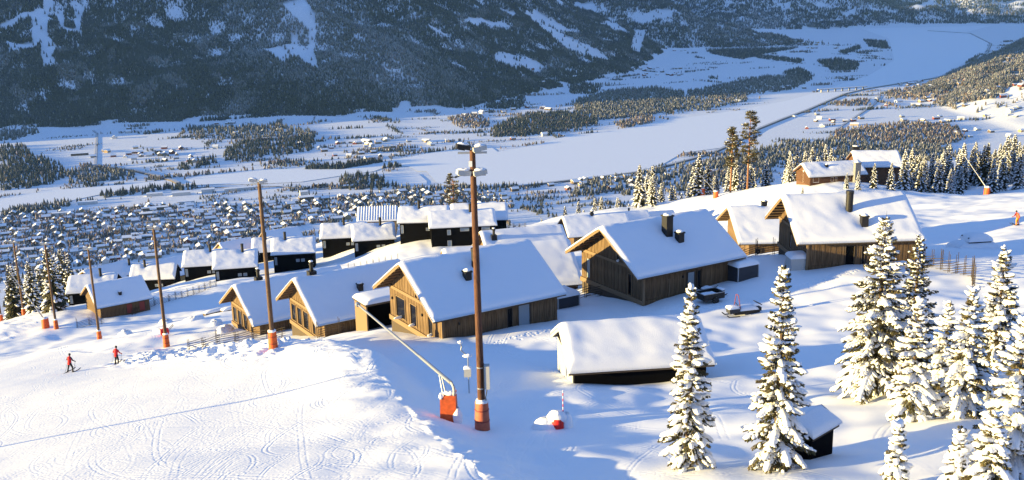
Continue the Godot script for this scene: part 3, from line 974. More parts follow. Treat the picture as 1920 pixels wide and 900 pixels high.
func cabin(called: String, label: String, key: String, o: Dictionary) -> Node3D:
	var c: Array = CAB[key] if CAB.has(key) else CAB2[key]
	var L: float = c[4]
	var W: float = c[5]
	var H: float = c[6]
	var t: float = o.get("snow", 0.32)
	var eh: float = o.get("eh", 2.8)
	var t_node := thing(called, label, o.get("cat", "cabin"), Vector3(c[0], c[1] - H - eh + o.get("rise", 0.0), -c[2]), c[3], o.get("group", ""))
	var ridge := eh + H - t * 0.55
	var of: float = o.get("of", 1.0)
	var oe: float = o.get("oe", 0.45)
	var ob: float = o.get("ob", 0.4)
	var ww := W - oe
	var sl := H / W
	var th := 0.16
	var under := func(z: float) -> float: return ridge - sl * absf(z) - th * 1.25
	var wall: Material = M[o.get("wall", "wood_tan")]
	var trim: Material = M[o.get("trim", "trim_tan")]
	var deep: float = o.get("deep", 2.0)
	# core walls
	var st := begin()
	var x0 := of + 0.03
	var x1 := L - ob
	var prof := [Vector2(ww, -deep), Vector2(ww, under.call(ww)), Vector2(0, under.call(0.0)), Vector2(-ww, under.call(ww)), Vector2(-ww, -deep)]
	for i in 5:
		var a: Vector2 = prof[i]
		var b: Vector2 = prof[(i + 1) % 5]
		quad(st, Vector3(x0, a.y, a.x), Vector3(x0, b.y, b.x), Vector3(x1, b.y, b.x), Vector3(x1, a.y, a.x))
	for e in [x0, x1]:
		for k in [[0, 1, 2], [0, 2, 3], [0, 3, 4]]:
			var q := []
			for i in k:
				q.append(Vector3(e, prof[i].y, prof[i].x))
			if e == x0:
				tri3(st, q[0], q[1], q[2])
			else:
				tri3(st, q[0], q[2], q[1])
	done(st, "wall", M["wood_dark"] if o.get("boards", false) else wall, t_node)
	# roof slabs
	for s in [-1.0, 1.0]:
		st = begin()
		var v := []
		for y in [-th * 1.2, 0.0]:
			var e: float = ridge + y
			var f: float = ridge - H + y
			var qs := [Vector3(0, e, 0), Vector3(0, f, W * s), Vector3(L, f, W * s), Vector3(L, e, 0)]
			if s < 0:
				qs.reverse()
			v.append_array(qs)
		hexa(st, v)
		done(st, "roof", M[o.get("soffit", "soffit")], t_node)
		# bargeboard along the front verge
		st = begin()
		v = []
		for y in [-0.27, 0.02]:
			var qs := [Vector3(-0.045, ridge + y, 0), Vector3(-0.045, ridge - H + y, (W + 0.02) * s), Vector3(-0.003, ridge - H + y, (W + 0.02) * s), Vector3(-0.003, ridge + y, 0)]
			v.append_array(qs)
		hexa(st, v)
		done(st, "bargeboard", trim, t_node)
		st = begin()
		box(st, Vector3(L * 0.5, ridge - H - 0.1, (W + 0.03) * s), Vector3(L, 0.2, 0.05))
		done(st, "eave_board", M["metal_black"] if o.get("black", false) else M["wood_dark"], t_node)
	roof_snow(t_node, L, W, H, ridge, t, "roof_snow", o.get("soft", 0.45), o.get("chimneys", []))
	if o.get("purlins", true) and of > 0.5:
		for s in [-1.0, 1.0]:
			for k in 7:
				var z: float = s * (0.35 + (ww - 0.2) * k / 6.0)
				st = begin()
				box(st, Vector3(of * 0.5, ridge - sl * absf(z) - th * 1.2 - 0.075, z), Vector3(of - 0.03, 0.13, 0.09))
				done(st, "purlin", trim, t_node)
	# front gable and near wall
	var fo := Vector3(of + 0.03, 0, 0)
	var so := Vector3(0, 0, ww)
	var front: Array = o.get("front", [])
	var side: Array = o.get("side", [])
	var y0: float = o.get("y0", 0.32)
	if o.get("boards", false):
		board_wall(t_node, fo, Vector3.BACK, Vector3.LEFT, -ww, ww, y0, func(z): return under.call(z) - 0.02, front, ["wood_tan", "wood_tan_b", "wood_tan_c"])
		board_wall(t_node, so, Vector3.RIGHT, Vector3.BACK, x0, x1, y0, func(_x): return under.call(ww) - 0.02, side, ["wood_tan", "wood_tan_b", "wood_tan_c"])
		st = begin()
		box(st, Vector3(of - 0.05, y0 * 0.5 - 0.06, 0), Vector3(0.14, y0 + 0.1, ww * 2.0 + 0.16))
		done(st, "base_beam", trim, t_node)
		st = begin()
		box(st, Vector3((x0 + x1) * 0.5 + 0.06, y0 * 0.5 - 0.18, ww + 0.03), Vector3(x1 - x0, y0 + 0.34, 0.1))
		done(st, "base_beam", M["wood_tan_b"], t_node)
		st = begin()
		var by: float = under.call(ww) - 0.1
		box(st, Vector3(of - 0.045, by, 0), Vector3(0.1, 0.26, ww * 2.0 + 0.14))
		done(st, "cross_beam", trim, t_node)
		st = begin()
		box(st, Vector3(of - 0.03, by * 0.5, ww + 0.02), Vector3(0.16, by, 0.16))
		done(st, "corner_post", trim, t_node)
	for q in front:
		opening(t_node, fo, Vector3.BACK, Vector3.LEFT, q, M[o.get("frame", "trim_tan")])
	for q in side:
		opening(t_node, so, Vector3.RIGHT, Vector3.BACK, q, M[o.get("frame", "wood_dark")])
	for k in o.get("chimneys", []):
		chimney(t_node, k[0], k[1], ridge - sl * absf(k[1]) + t * 0.4, k[2], k[3], k[4])
	return t_node

func lamp_on(parent: Node3D, p: Vector3, s := 0.12) -> void:
	var st := begin()
	box(st, p, Vector3(s, s * 1.8, s))
	done(st, "wall_lamp", M["metal_black"], parent)

func cabins() -> void:
	var G1 := "brown timber cabins along the piste"
	# front openings: z from, z to, y from, y to (z grows towards the near corner)
	var c3 := cabin("timber_cabin", "brown timber cabin behind the tallest lamp pole, three tall windows in its sunlit gable", "c3", {
		"eh": 2.9, "boards": true, "of": 1.15, "oe": 0.75, "group": G1, "deep": 2.6, "snow": 0.28,
		"front": [[-3.55, -1.75, 0.5, 2.35, "ledge"], [-0.85, 0.35, 0.5, 2.35, "ledge"], [2.35, 3.25, 0.5, 2.2, "ledge"], [0.15, 0.75, 3.0, 3.85, "window"]],
		"side": [[7.0, 7.55, 0.25, 2.25, "window"], [8.05, 9.25, 0.25, 2.3, "pale"]],
		"chimneys": [[4.71, 2.56, 0.6, 0.28, 0], [5.95, 1.63, 1.5, 0.26, 2]]})
	lamp_on(c3, Vector3(1.08, 1.9, -4.2))
	lamp_on(c3, Vector3(1.08, 1.9, 1.4))
	lamp_on(c3, Vector3(2.6, 1.85, 4.87))
	var c4 := cabin("timber_cabin", "brown timber cabin with square tall black chimney, parked sledge and trailer at its shaded wall", "c4", {
		"eh": 2.9, "boards": true, "of": 1.25, "oe": 0.75, "group": G1, "deep": 2.6, "snow": 0.28,
		"front": [[-3.9, -3.2, 0.35, 2.3, "pale"], [0.75, 1.35, 3.0, 3.95, "ledge"], [2.4, 3.0, 0.3, 2.3, "window"]],
		"side": [[6.0, 6.9, 0.1, 2.1, "pale"], [7.1, 7.6, 0.1, 2.1, "window"]],
		"chimneys": [[6.01, 1.87, 1.7, 0.36, 0], [6.72, 2.72, 0.75, 0.3, 0]]})
	lamp_on(c4, Vector3(5.5, 1.8, 4.75))
	cabin("timber_cabin", "brown timber cabin with round black chimney, sunlit roof and dark doorway, behind the biggest spruce", "c6", {
		"eh": 2.85, "boards": true, "of": 1.2, "oe": 0.7, "group": G1, "deep": 2.6, "snow": 0.36,
		"front": [[-1.0, -0.2, 0.6, 2.3, "window"]],
		"side": [[4.6, 5.5, 0.05, 2.15, "door"], [6.1, 6.45, 0.3, 2.1, "window"]],
		"chimneys": [[5.72, 1.85, 1.75, 0.33, 2], [6.55, 3.53, 0.85, 0.3, 0]]})
	cabin("timber_cabin", "brown timber cabin with glazed veranda left of the open carport, single roof vent", "c2", {
		"eh": 2.7, "boards": true, "of": 1.15, "oe": 0.7, "group": G1, "deep": 3.0, "snow": 0.26,
		"front": [[-4.1, -2.9, 0.4, 2.3, "window"], [-2.5, -1.3, 0.4, 2.3, "window"], [-0.9, 0.5, 0.4, 2.3, "window"], [1.5, 2.3, 0.4, 2.2, "window"], [3.3, 3.7, 0.4, 2.0, "window"]],
		"side": [[8.0, 8.6, 0.3, 2.1, "window"]],
		"chimneys": [[6.02, 2.55, 0.6, 0.26, 0], [2.2, -0.5, 1.5, 0.3, 1]]})
	cabin("timber_cabin", "brown timber cabin with glazed veranda, nearest the orange pole pad and leftmost of its row", "c1", {
		"eh": 2.7, "boards": true, "of": 1.1, "oe": 0.7, "group": G1, "deep": 3.0, "snow": 0.26,
		"front": [[-4.0, -2.8, 0.4, 2.3, "window"], [-2.4, -1.2, 0.4, 2.3, "window"], [-0.6, 0.6, 0.4, 2.3, "window"], [1.6, 2.3, 0.4, 2.2, "window"]],
		"side": [[8.0, 8.6, 0.3, 2.1, "window"]],
		"chimneys": [[3.2, -0.6, 1.5, 0.3, 1]]})
	cabin("timber_cabin", "brown timber cabin with sunlit snowy roof wedged between the square and round chimney cabins", "c5", {
		"eh": 2.7, "of": 1.3, "oe": 0.6, "group": G1, "deep": 3.0, "snow": 0.3, "wall": "wood_tan", "chimneys": [[4.5, -0.3, 0.6, 0.3, 0]], "side": [[2.0, 2.8, 0.6, 1.8, "window"]]})
	cabin("timber_cabin", "timber cabin showing only its pale snow roof right behind the tallest lamp pole's cabin", "Q", {"eh": 2.5, "of": 0.9, "group": G1, "deep": 4.0, "snow": 0.3})
	cabin("timber_cabin", "timber cabin roof with slim black flue, second snow roof behind the tallest lamp pole's cabin", "P", {"eh": 2.6, "of": 0.9, "group": G1, "deep": 4.0, "snow": 0.3, "chimneys": [[1.6, 1.4, 1.4, 0.28, 1]]})
	var lb := ["small timber cabin gable farthest left of three peeking over the square chimney cabin", "small timber cabin gable in the middle of three peeking over the square chimney cabin", "small timber cabin gable farthest right of three peeking over the square chimney cabin"]
	for i in 3:
		cabin("timber_cabin", lb[i], ["c7", "c8", "c9"][i], {"eh": 2.6, "of": 1.2, "group": G1, "deep": 4.0, "snow": 0.3, "wall": "wood_tan", "chimneys": [[[6.0, 0.0, 0.7, 0.25, 0], [0.9, -0.4, 1.1, 0.28, 1], [3.0, -0.4, 1.3, 0.3, 1]][i]]})
	cabin("timber_cabin", "small brown cabin with two red doors in front of the left black cabins", "left", {"eh": 2.2, "of": 0.6, "oe": 0.4, "deep": 3.0, "snow": 0.26, "wall": "wood_tan_b", "purlins": false,
		"side": [[4.6, 5.6, 0.1, 1.75, "red"], [6.6, 7.6, 0.1, 1.75, "red"]], "chimneys": [[4.25, 3.02, 0.4, 0.22, 0]]})
	var hut := cabin("log_cabin", "old brown log cabin with stone chimney at the edge of the snowy spruces", "hut", {"eh": 2.1, "of": 0.5, "oe": 0.35, "deep": 2.5, "snow": 0.4, "wall": "brown_log", "purlins": false, "trim": "brown_log", "frame": "white_paint",
		"side": [[1.0, 2.2, 0.7, 1.6, "window"], [4.6, 5.2, 0.75, 1.55, "window"], [5.5, 5.9, 0.75, 1.55, "window"], [7.4, 8.6, 0.8, 1.6, "window"]], "front": [[-0.2, 0.25, 0.2, 2.6, "pale"]], "chimneys": [[4.6, 1.2, 0.35, 0.25, 0]]})
	for i in 9:
		var st := begin()
		tube(st, Vector3(0.5, 0.15 + 0.24 * i, 3.2), Vector3(11.4, 0.15 + 0.24 * i, 3.2), 0.12, 0.12, 6)
		done(st, "log", M["brown_log"], hut)
		st = begin()
		tube(st, Vector3(0.48, 0.15 + 0.24 * i, -3.1), Vector3(0.48, 0.15 + 0.24 * i, 3.25), 0.12, 0.12, 6)
		done(st, "log", M["brown_log"], hut)
	var st := begin()
	box(st, Vector3(9.6, 1.6, 3.8), Vector3(1.1, 5.2, 0.9))
	box(st, Vector3(9.6, 4.25, 3.8), Vector3(1.3, 0.15, 1.1))
	var cs := done(st, "stone_chimney", M["stone_grey"], hut)
	st = begin()
	blob(st, Vector3(9.6, 4.4, 3.8), Vector3(0.7, 0.25, 0.6))
	done(st, "cap_snow", M["snow"], cs)
	# side wing of the log cabin
	CAB2["wing"] = [68.5, -15.9, 206.0, -0.1, 9.0, 4.6, 2.3]
	cabin("log_cabin_wing", "low log wing with shaded blue roof beside the old log cabin", "wing", {"cat": "cabin", "eh": 2.0, "of": 0.4, "deep": 4.0, "snow": 0.4, "wall": "brown_log", "purlins": false, "trim": "brown_log", "chimneys": [[1.2, -2.0, 1.6, 0.6, 0]]})
	# black cabins
	var bl := {
		"K1": "black cabin left of and touching the two-chimney black cabin, partly hidden behind it", "K2": "black cabin with white corner window, in front in the lower left black pair", "K3": "black cabin partly hidden behind the second lamp pole",
		"K4": "black cabin with two small square windows right of the second lamp pole", "K5": "black cabin with pale window left of the black cabin above the picket fence", "K6": "black cabin standing alone above the low picket fence",
		"K7": "black cabin with bright roof left of the widest black cabin", "K8": "widest black cabin, two white windows, just left of the tallest lamp pole", "K9": "snow roofed cabin farthest back behind the tallest lamp pole",
		"LA": "black cabin behind the small brown cabin with red doors", "LB": "black cabin right behind the small brown cabin, pale corner post lit", "LC": "black cabin squeezed behind the leftmost black cabins"}
	var i := 0
	for k in bl:
		var w2: float = CAB[k][4]
		var sd := [[0.6, 1.1, 1.0, 2.6, "pale"], [w2 * 0.55, w2 * 0.55 + 0.7, 1.4, 2.0, "pale"], [w2 * 0.55 + 1.0, w2 * 0.55 + 1.7, 1.4, 2.0, "pale"]]
		if k == "K8":
			sd = [[3.4, 4.1, 1.6, 2.6, "pale"], [5.9, 7.6, 2.2, 3.0, "pale"], [3.4, 4.2, -0.9, 0.5, "pale"], [10.0, 11.6, 2.3, 3.0, "pale"]]
		cabin("black_cabin", bl[k], k, {"eh": 3.4, "of": 0.35, "oe": 0.35, "ob": 0.35, "deep": 3.5, "snow": 0.42, "soft": 0.7, "wall": "black_wood", "trim": "black_wood", "soffit": "black_wood", "black": true, "purlins": false, "frame": "grey_frame", "group": "black cabins above the town",
			"side": sd, "chimneys": [[w2 * [0.6, 0.66, 0.3, 0.31, 0.5, 0.67, 0.4, 0.63, 0.4, 0.66, 0.3, 0.5][i], 0.5, 1.5, 0.26, 2]]})
		i += 1
	var nb := {"LD": "cabin with shaded blue roof and small brown gable at far left", "LE": "cabin showing a blue roof strip above the left black cabins", "F1": "lower cabin with sunlit yellow gable above the left black pair", "F2": "lower cabin with sunlit yellow gable touching the second lamp pole"}
	for k in nb:
		cabin("hillside_cabin", nb[k], k, {"cat": "cabin", "eh": 3.0, "of": 0.6, "deep": 9.0, "snow": 0.35, "wall": "yellow_wall", "trim": "trim_tan", "purlins": false, "group": "cabins down the hillside"})
	var wn := cabin("barn_hall", "yellow walled hall with ribbed snow on its wide roof", "W", {"cat": "building", "eh": 4.0, "of": 0.4, "deep": 5.0, "snow": 0.25, "wall": "yellow_wall", "purlins": false})
	for j in 15:
		st = begin()
		var x := 0.4 + j * 0.655
		var rd := 4.0 + CAB["W"][6] - 0.14
		var sl: float = CAB["W"][6] / CAB["W"][5]
		tube(st, Vector3(x, rd + 0.2, 0.1), Vector3(x, rd + 0.2 - sl * 4.9, 5.0), 0.16, 0.16, 6)
		done(st, "snow_rib", M["snow"], wn)
	# carport between two cabins
	var gp := thing("carport", "open carport with flat snowy roof and pale sunlit side wall", "carport", Vector3(-13.4, -12.0, -90.0), deg_to_rad(31.0))
	st = begin()
	box(st, Vector3(0.06, 1.0, -1.3), Vector3(0.12, 4.2, 2.7))
	done(st, "side_wall", M["trim_tan"], gp)
	st = begin()
	box(st, Vector3(2.9, 1.0, -2.7), Vector3(5.6, 4.2, 0.1))
	done(st, "back_wall", M["black_wood"], gp)
	st = begin()
	box(st, Vector3(2.9, 3.1, -1.3), Vector3(6.0, 0.2, 3.0))
	done(st, "roof", M["wood_dark"], gp)
	st = begin()
	box(st, Vector3(5.6, 1.4, 0.0), Vector3(0.14, 3.4, 0.14))
	done(st, "post", M["wood_dark"], gp)
	st = begin()
	slab(st, Vector3(2.9, 3.2, -1.3), Vector3(6.1, 0.4, 3.1))
	done(st, "roof_snow", M["snow"], gp)
	# long snow covered shed in the foreground yard
	var sh := cabin("snow_covered_shed", "low dark shed under a thick smooth snow roof in the foreground yard", "shed", {"cat": "shed", "eh": 1.7, "rise": 0.25, "of": 0.35, "oe": 0.3, "deep": 2.0, "snow": 0.42, "soft": 0.55, "wall": "black_wood", "purlins": false, "trim": "box_grey", "soffit": "wood_dark"})
	st = begin()
	box(st, Vector3(0.32, 0.3, 0.0), Vector3(0.06, 2.4, 5.6))
	done(st, "pale_gable_wall", M["box_grey"], sh)
	# tiny dark shed between the front spruces
	CAB2["tiny"] = [10.0, 4.3, 34.6, 0.75, 1.8, 0.75, 0.4]
	cabin("garden_shed", "tiny dark wooden shed standing behind a foreground spruce", "tiny", {"cat": "shed", "eh": 1.25, "of": 0.12, "oe": 0.1, "ob": 0.12, "deep": 1.0, "snow": 0.16, "soft": 0.2, "wall": "black_wood", "purlins": false, "trim": "black_wood", "soffit": "black_wood"})

# soft snow cushion on a flat top (c = middle of its underside)
func slab(st: SurfaceTool, c: Vector3, s: Vector3, n := 10) -> void:
	var p := []
	for i in n + 1:
		var row := []
		for j in n + 1:
			var fx := float(i) / n * 2.0 - 1.0
			var fz := float(j) / n * 2.0 - 1.0
			fx = fx + sin(fx * PI) / PI * 0.6
			fz = fz + sin(fz * PI) / PI * 0.6
			var k := minf(1.0 - absf(fx), 1.0 - absf(fz)) * minf(s.x, s.z) * 0.5
			k = clampf(k / (s.y * 1.1), 0.0, 1.0)
			row.append(c + Vector3(fx * s.x * 0.5, s.y * sqrt(1.0 - (1.0 - k) * (1.0 - k)) * (1.0 + 0.15 * n_b.get_noise_2d(c.x + fx * 3.0, c.z + fz * 3.0)), fz * s.z * 0.5))
		p.append(row)
	st.set_smooth_group(1)
	for i in n:
		for j in n:
			quad(st, p[i][j], p[i + 1][j], p[i + 1][j + 1], p[i][j + 1])
	st.set_smooth_group(-1)

# ---------------------------------------------------------------- things on the slope
func lamp_head(o: Node3D, at: Vector3, dir: Vector3, m: Material) -> void:
	var st := begin()
	var bs := Basis(dir, Vector3.UP, dir.cross(Vector3.UP).normalized()).orthonormalized()
	box(st, at, Vector3(0.62, 0.2, 0.34), bs)
	box(st, at + dir * 0.1 - Vector3(0, 0.12, 0), Vector3(0.3, 0.06, 0.26), bs)
	var h := done(st, "floodlight", m, o)
	st = begin()
	blob(st, at + Vector3(0, 0.12, 0), Vector3(0.3, 0.09, 0.17), 8, 5, 0.1)
	done(st, "lamp_snow", M["snow"], h)

func pole(x: float, d: float, h: float, label: String, lean: float, big := false) -> Node3D:
	var o := thing("lamp_pole", label, "lamp pole", g(x, d), 0.0, "floodlight poles along the piste")
	var st := begin()
	var top := Vector3(lean, h, 0)
	tube(st, Vector3(0, -0.4, 0), top, 0.19, 0.13, 14)
	done(st, "post", M["pole_wood"] if big else M["pole_pale"], o)
	st = begin()
	# padded sleeve: eight bulging sides
	tube(st, Vector3(0, -0.5, 0), Vector3(0, 0.35, 0), 0.38, 0.36, 8)
	tube(st, Vector3(0, 0.35, 0), Vector3(0, 1.5, 0), 0.36, 0.31, 8)
	var pad := done(st, "orange_pad", M["orange_faded"] if big else M["orange_pad"], o)
	st = begin()
	blob(st, Vector3(0.02, 1.5, 0.02), Vector3(0.33, 0.13, 0.33), 10, 5, 0.12)
	done(st, "pad_snow", M["snow"], pad)
	for k in [0.5, 1.05]:
		st = begin()
		tube(st, Vector3(0, k, 0), Vector3(0, k + 0.05, 0), 0.385 - 0.03 * k, 0.38 - 0.03 * k, 8)
		done(st, "strap", M["red_door"], pad)
	st = begin()
	box(st, top - Vector3(0, 0.12, 0), Vector3(1.3, 0.09, 0.09))
	done(st, "cross_arm", M["metal_grey"], o)
	for s in [-1.0, 1.0]:
		lamp_head(o, top + Vector3(0.36 * s - 0.05, 0.08 + (0.08 if s < 0 else 0.0), 0.05), Vector3(-0.93, 0.22 if s < 0 else -0.12, 0.3).normalized(), M["metal_black"] if s < 0 and big else M["box_grey"])
	if big:
		st = begin()
		box(st, top - Vector3(0.02, 1.12, 0), Vector3(1.2, 0.09, 0.09))
		done(st, "cross_arm", M["metal_grey"], o)
		for s in [-1.0, 1.0]:
			lamp_head(o, top + Vector3(0.36 * s - 0.06, -1.0, 0.05), Vector3(-0.93, 0.16 if s < 0 else -0.1, 0.3).normalized(), M["box_grey"])
		st = begin()
		box(st, top - Vector3(0.1, 0.6, -0.1), Vector3(0.16, 0.26, 0.14))
		done(st, "sensor_box", M["white_paint"], o)
		st = begin()
		box(st, Vector3(0.29, 2.75, 0.06), Vector3(0.26, 1.15, 0.4))
		var cb := done(st, "control_cabinet", M["box_grey"], o)
		st = begin()
		box(st, Vector3(0.14, 2.75, 0.06), Vector3(0.05, 1.2, 0.44))
		done(st, "cabinet_back", M["metal_black"], cb)
		for y in [2.15, 3.2]:
			st = begin()
			tube(st, Vector3(0, y, 0), Vector3(0, y + 0.05, 0), 0.2, 0.2, 12)
			done(st, "clamp_band", M["metal_grey"], o)
		st = begin()
		path_tube(st, [Vector3(0.28, 2.2, 0.1), Vector3(0.26, 2.0, 0.16), Vector3(0.2, 1.75, 0.18), Vector3(0.22, 1.52, 0.12)], 0.025)
		done(st, "cable", M["metal_black"], o)
	return o

# snow lance: pipe from the padded base up to the tip
func lance(base: Vector3, tip: Vector3, label: String, big := false) -> Node3D:
	var o := thing("snow_lance", label, "snow gun", base, 0.0, "snow making lances beside the piste")
	var t := tip - base
	var e := Vector3(0.15, 2.05, 0) if big else Vector3(0, 1.2, 0)
	var st := begin()
	tube(st, e, e.lerp(t, 0.3), 0.1 if big else 0.13, 0.085 if big else 0.1, 10)
	tube(st, e.lerp(t, 0.3), t, 0.075, 0.06, 10)
	tube(st, t, t + (t - e).normalized() * 0.22, 0.13, 0.13, 10)
	done(st, "lance_pipe", M["metal_grey"], o)
	if big:
		st = begin()
		var pts := []
		var back := -(t - e)
		back.y = 0
		back = back.normalized()
		for k in 9:
			var a := PI * k / 8.0
			pts.append(e + back * (sin(a) * 0.34 + 0.0) + Vector3(0, -0.34 + cos(a) * 0.34, 0))
		path_tube(st, pts, 0.07, 8)
		done(st, "hose_bend", M["box_grey"], o)
		for s in [-0.1, 0.1]:
			st = begin()
			tube(st, Vector3(-0.1 + s, 0.9, s), e.lerp(t, 0.1) + Vector3(s * 0.5, 0, 0), 0.035, 0.035, 6)
			done(st, "support_strut", M["metal_grey"], o)
		# orange mat wrapped round the stand
		st = begin()
		var v := []
		for q in [[-0.34, 0.3], [0.3, 0.34], [0.36, -0.2], [-0.3, -0.24]]:
			v.append(Vector3(q[0] * 1.3, -0.4, q[1] * 1.2))
		for q in [[-0.4, 1.3], [0.36, 1.6], [0.4, 1.6], [-0.38, 1.3]]:
			v.append(Vector3(q[0], q[1], 0.26 if v.size() < 6 else -0.16))
		hexa(st, v)
		var pad := done(st, "orange_pad", M["orange_pad"], o)
		st = begin()
		blob(st, Vector3(-0.34, 1.36, 0.05), Vector3(0.15, 0.16, 0.26))
		blob(st, Vector3(0.1, 1.52, 0.05), Vector3(0.34, 0.09, 0.26))
		blob(st, Vector3(0.42, 0.25, 0.1), Vector3(0.28, 0.6, 0.35))
		done(st, "pad_snow", M["snow"], pad)
	else:
		st = begin()
		tube(st, Vector3(0, -0.6, 0), Vector3(0, 1.5, 0), 0.62, 0.55, 8)
		var pad := done(st, "orange_pad", M["orange_pad"], o)
		st = begin()
		blob(st, Vector3(0, 1.5, 0), Vector3(0.58, 0.2, 0.58))
		done(st, "pad_snow", M["snow"], pad)
	return o

# pole fence of slanting rails between posts, along ground points (x, depth)
func fence(pts: Array, label: String, hh := 1.15, rails := true, step := 1.5) -> void:
	var a0 := Vector2(pts[0], pts[1])
	var o := thing("pole_fence", label, "fence", g(a0.x, a0.y))
	for k in pts.size() / 2 - 1:
		var a := Vector2(pts[k * 2], pts[k * 2 + 1])
		var b := Vector2(pts[k * 2 + 2], pts[k * 2 + 3])
		var n := maxi(1, int(a.distance_to(b) / step))
		for i in n + 1:
			var q := a.lerp(b, float(i) / n)
			var p := g(q.x, q.y) - o.position
			var st := begin()
			for s in [-0.07, 0.07]:
				tube(st, p + Vector3(s, -0.4, 0), p + Vector3(s + rng.randf_range(-0.03, 0.03), hh + rng.randf_range(-0.1, 0.25), 0), 0.03, 0.025, 5)
			done(st, "post", M["fence_wood"], o)
			if rails and i < n:
				for r in 5:
					var q2 := a.lerp(b, float(i + 1.25) / n)
					var p2 := g(q2.x, q2.y) - o.position
					st = begin()
					tube(st, p + Vector3(0, -0.1 + 0.22 * r, 0), p2 + Vector3(0, 0.22 + 0.22 * r, 0), 0.032, 0.025, 5)
					done(st, "rail", M["fence_wood"], o)

func near_things() -> void:
	pole(-1.62, 46.0, 13.55, "tallest nearest lamp pole with four floodlights, grey cabinet and orange pad", -0.06, true)
	pole(-18.41, 75.0, 13.0, "lamp pole with orange pad in front of the leftmost glazed cabin", -0.03)
	pole(-37.49, 106.0, 13.2, "lamp pole with orange pad just right of the two red skiers", 0.0)
	pole(-58.06, 138.0, 13.3, "lamp pole with orange pad in front of the brown cabin with red doors", 0.0)
	pole(-69.45, 150.0, 13.3, "dark lamp pole with orange pad beside the small snow lance", 0.0)
	pole(-85.4, 173.0, 13.4, "lamp pole half hidden among the left spruces", 0.0)
	pole(-86.9, 168.0, 5.5, "shorter lamp pole at the very left edge of the picture", 0.0)
	pole(-65.0, 47.5, 11.5, "lamp pole off the left side of the piste whose shadow crosses the snow", 0.0)
	lance(g(-3.3, 47.6), Vector3(-9.06, 1.41, -58.0), "long grey snow lance on a bright orange padded base beside the tallest pole", true)
	lance(g(-71.5, 151.0), Vector3(-74.4, -22.0, -149.0), "snow lance slanting in front of the left spruces")
	lance(g(45.69, 243.0, 0.6), Vector3(42.1, -25.5, -243.0), "farther of two small snow lances near the tall pines")
	lance(g(46.5, 231.0), Vector3(42.0, -24.0, -232.0), "nearer of two small snow lances near the tall pines")
	lance(g(88.0, 188.0), Vector3(85.4, -14.2, -195.0), "snow lance by the spruce wood on the upper right slope")
	# water valve post behind the tall pole
	var o := thing("valve_box", "pale valve box on a thin bent pipe beside the tallest pole", "valve box", g(-2.82, 58.0))
	var st := begin()
	box(st, Vector3(0, 1.35, 0), Vector3(0.42, 0.5, 0.34))
	done(st, "box", M["box_grey"], o)
	st = begin()
	slab(st, Vector3(0, 1.6, 0), Vector3(0.46, 0.14, 0.38), 6)
	done(st, "box_snow", M["snow"], o)
	st = begin()
	path_tube(st, [Vector3(0.05, -0.4, 0), Vector3(0.05, 1.2, 0), Vector3(0.05, 1.7, 0), Vector3(0.05, 2.3, 0), Vector3(-0.1, 2.5, 0), Vector3(-0.35, 2.75, 0), Vector3(-0.3, 3.0, 0), Vector3(-0.42, 3.2, 0)], 0.04)
	done(st, "pipe", M["metal_grey"], o)
	st = begin()
	blob(st, Vector3(0.05, 2.4, 0), Vector3(0.3, 0.12, 0.15))
	blob(st, Vector3(-0.38, 3.25, 0), Vector3(0.16, 0.1, 0.12))
	done(st, "pipe_snow", M["snow"], o)
	# snow capped hydrant with its red cover and marker stake
	o = thing("hydrant_cover", "red hydrant cover half buried in a snow heap with striped stake", "hydrant", g(1.96, 45.7))
	st = begin()
	tube(st, Vector3(0, -0.4, 0.12), Vector3(0, 0.55, 0.1), 0.36, 0.3, 12)
	done(st, "red_cover", M["red"], o)
	st = begin()
	blob(st, Vector3(-0.5, -0.1, -0.05), Vector3(0.75, 0.6, 0.6), 12, 7, 0.08)
	blob(st, Vector3(0.0, 0.52, -0.05), Vector3(0.5, 0.34, 0.45), 12, 7, 0.08)
	blob(st, Vector3(0.46, 0.05, -0.1), Vector3(0.3, 0.7, 0.42), 12, 7, 0.08)
	done(st, "snow_heap", M["snow"], o)
	for k in 9:
		st = begin()
		tube(st, Vector3(0.28, 0.6 + k * 0.14, -0.1), Vector3(0.28, 0.74 + k * 0.14, -0.1), 0.024, 0.024, 6)
		done(st, "stake_band", M["red"] if k % 2 else M["white_paint"], o)
	# hot tubs and boxes by the cabins
	tub(g(4.3, 88.6), 0.54, Vector3(2.3, 1.2, 2.3), "box_dark", "dark planter box with ragged snow at the tallest pole's cabin", "planter_box")
	tub(g(20.6, 90.2), 0.5, Vector3(2.4, 1.35, 2.0), "box_dark", "grey hot tub box with flat snow lid by the square chimney cabin", "hot_tub")
	tub(g(26.4, 91.5), 0.05, Vector3(2.4, 1.0, 1.6), "box_grey", "snow covered pale crate in front of the round chimney cabin", "crate")
	# flat trailer
	o = thing("trailer", "small black trailer with snow in its bed by the shaded wall", "trailer", g(16.6, 84.0), 0.45)
	st = begin()
	box(st, Vector3(0, 0.42, 0), Vector3(2.1, 0.08, 1.4))
	done(st, "bed", M["metal_black"], o)
	for q in [[0, 0.7, 1, 0], [0, -0.7, 1, 0], [1.05, 0, 0, 1], [-1.05, 0, 0, 1]]:
		st = begin()
		box(st, Vector3(q[0], 0.65, q[1]), Vector3(2.1 if q[2] else 0.05, 0.5, 1.36 if q[3] else 0.05))
		done(st, "side_board", M["metal_black"], o)
		st = begin()
		box(st, Vector3(q[0], 0.92, q[1]), Vector3(2.12 if q[2] else 0.06, 0.04, 1.34 if q[3] else 0.06))
		done(st, "rim", M["metal_grey"], o)
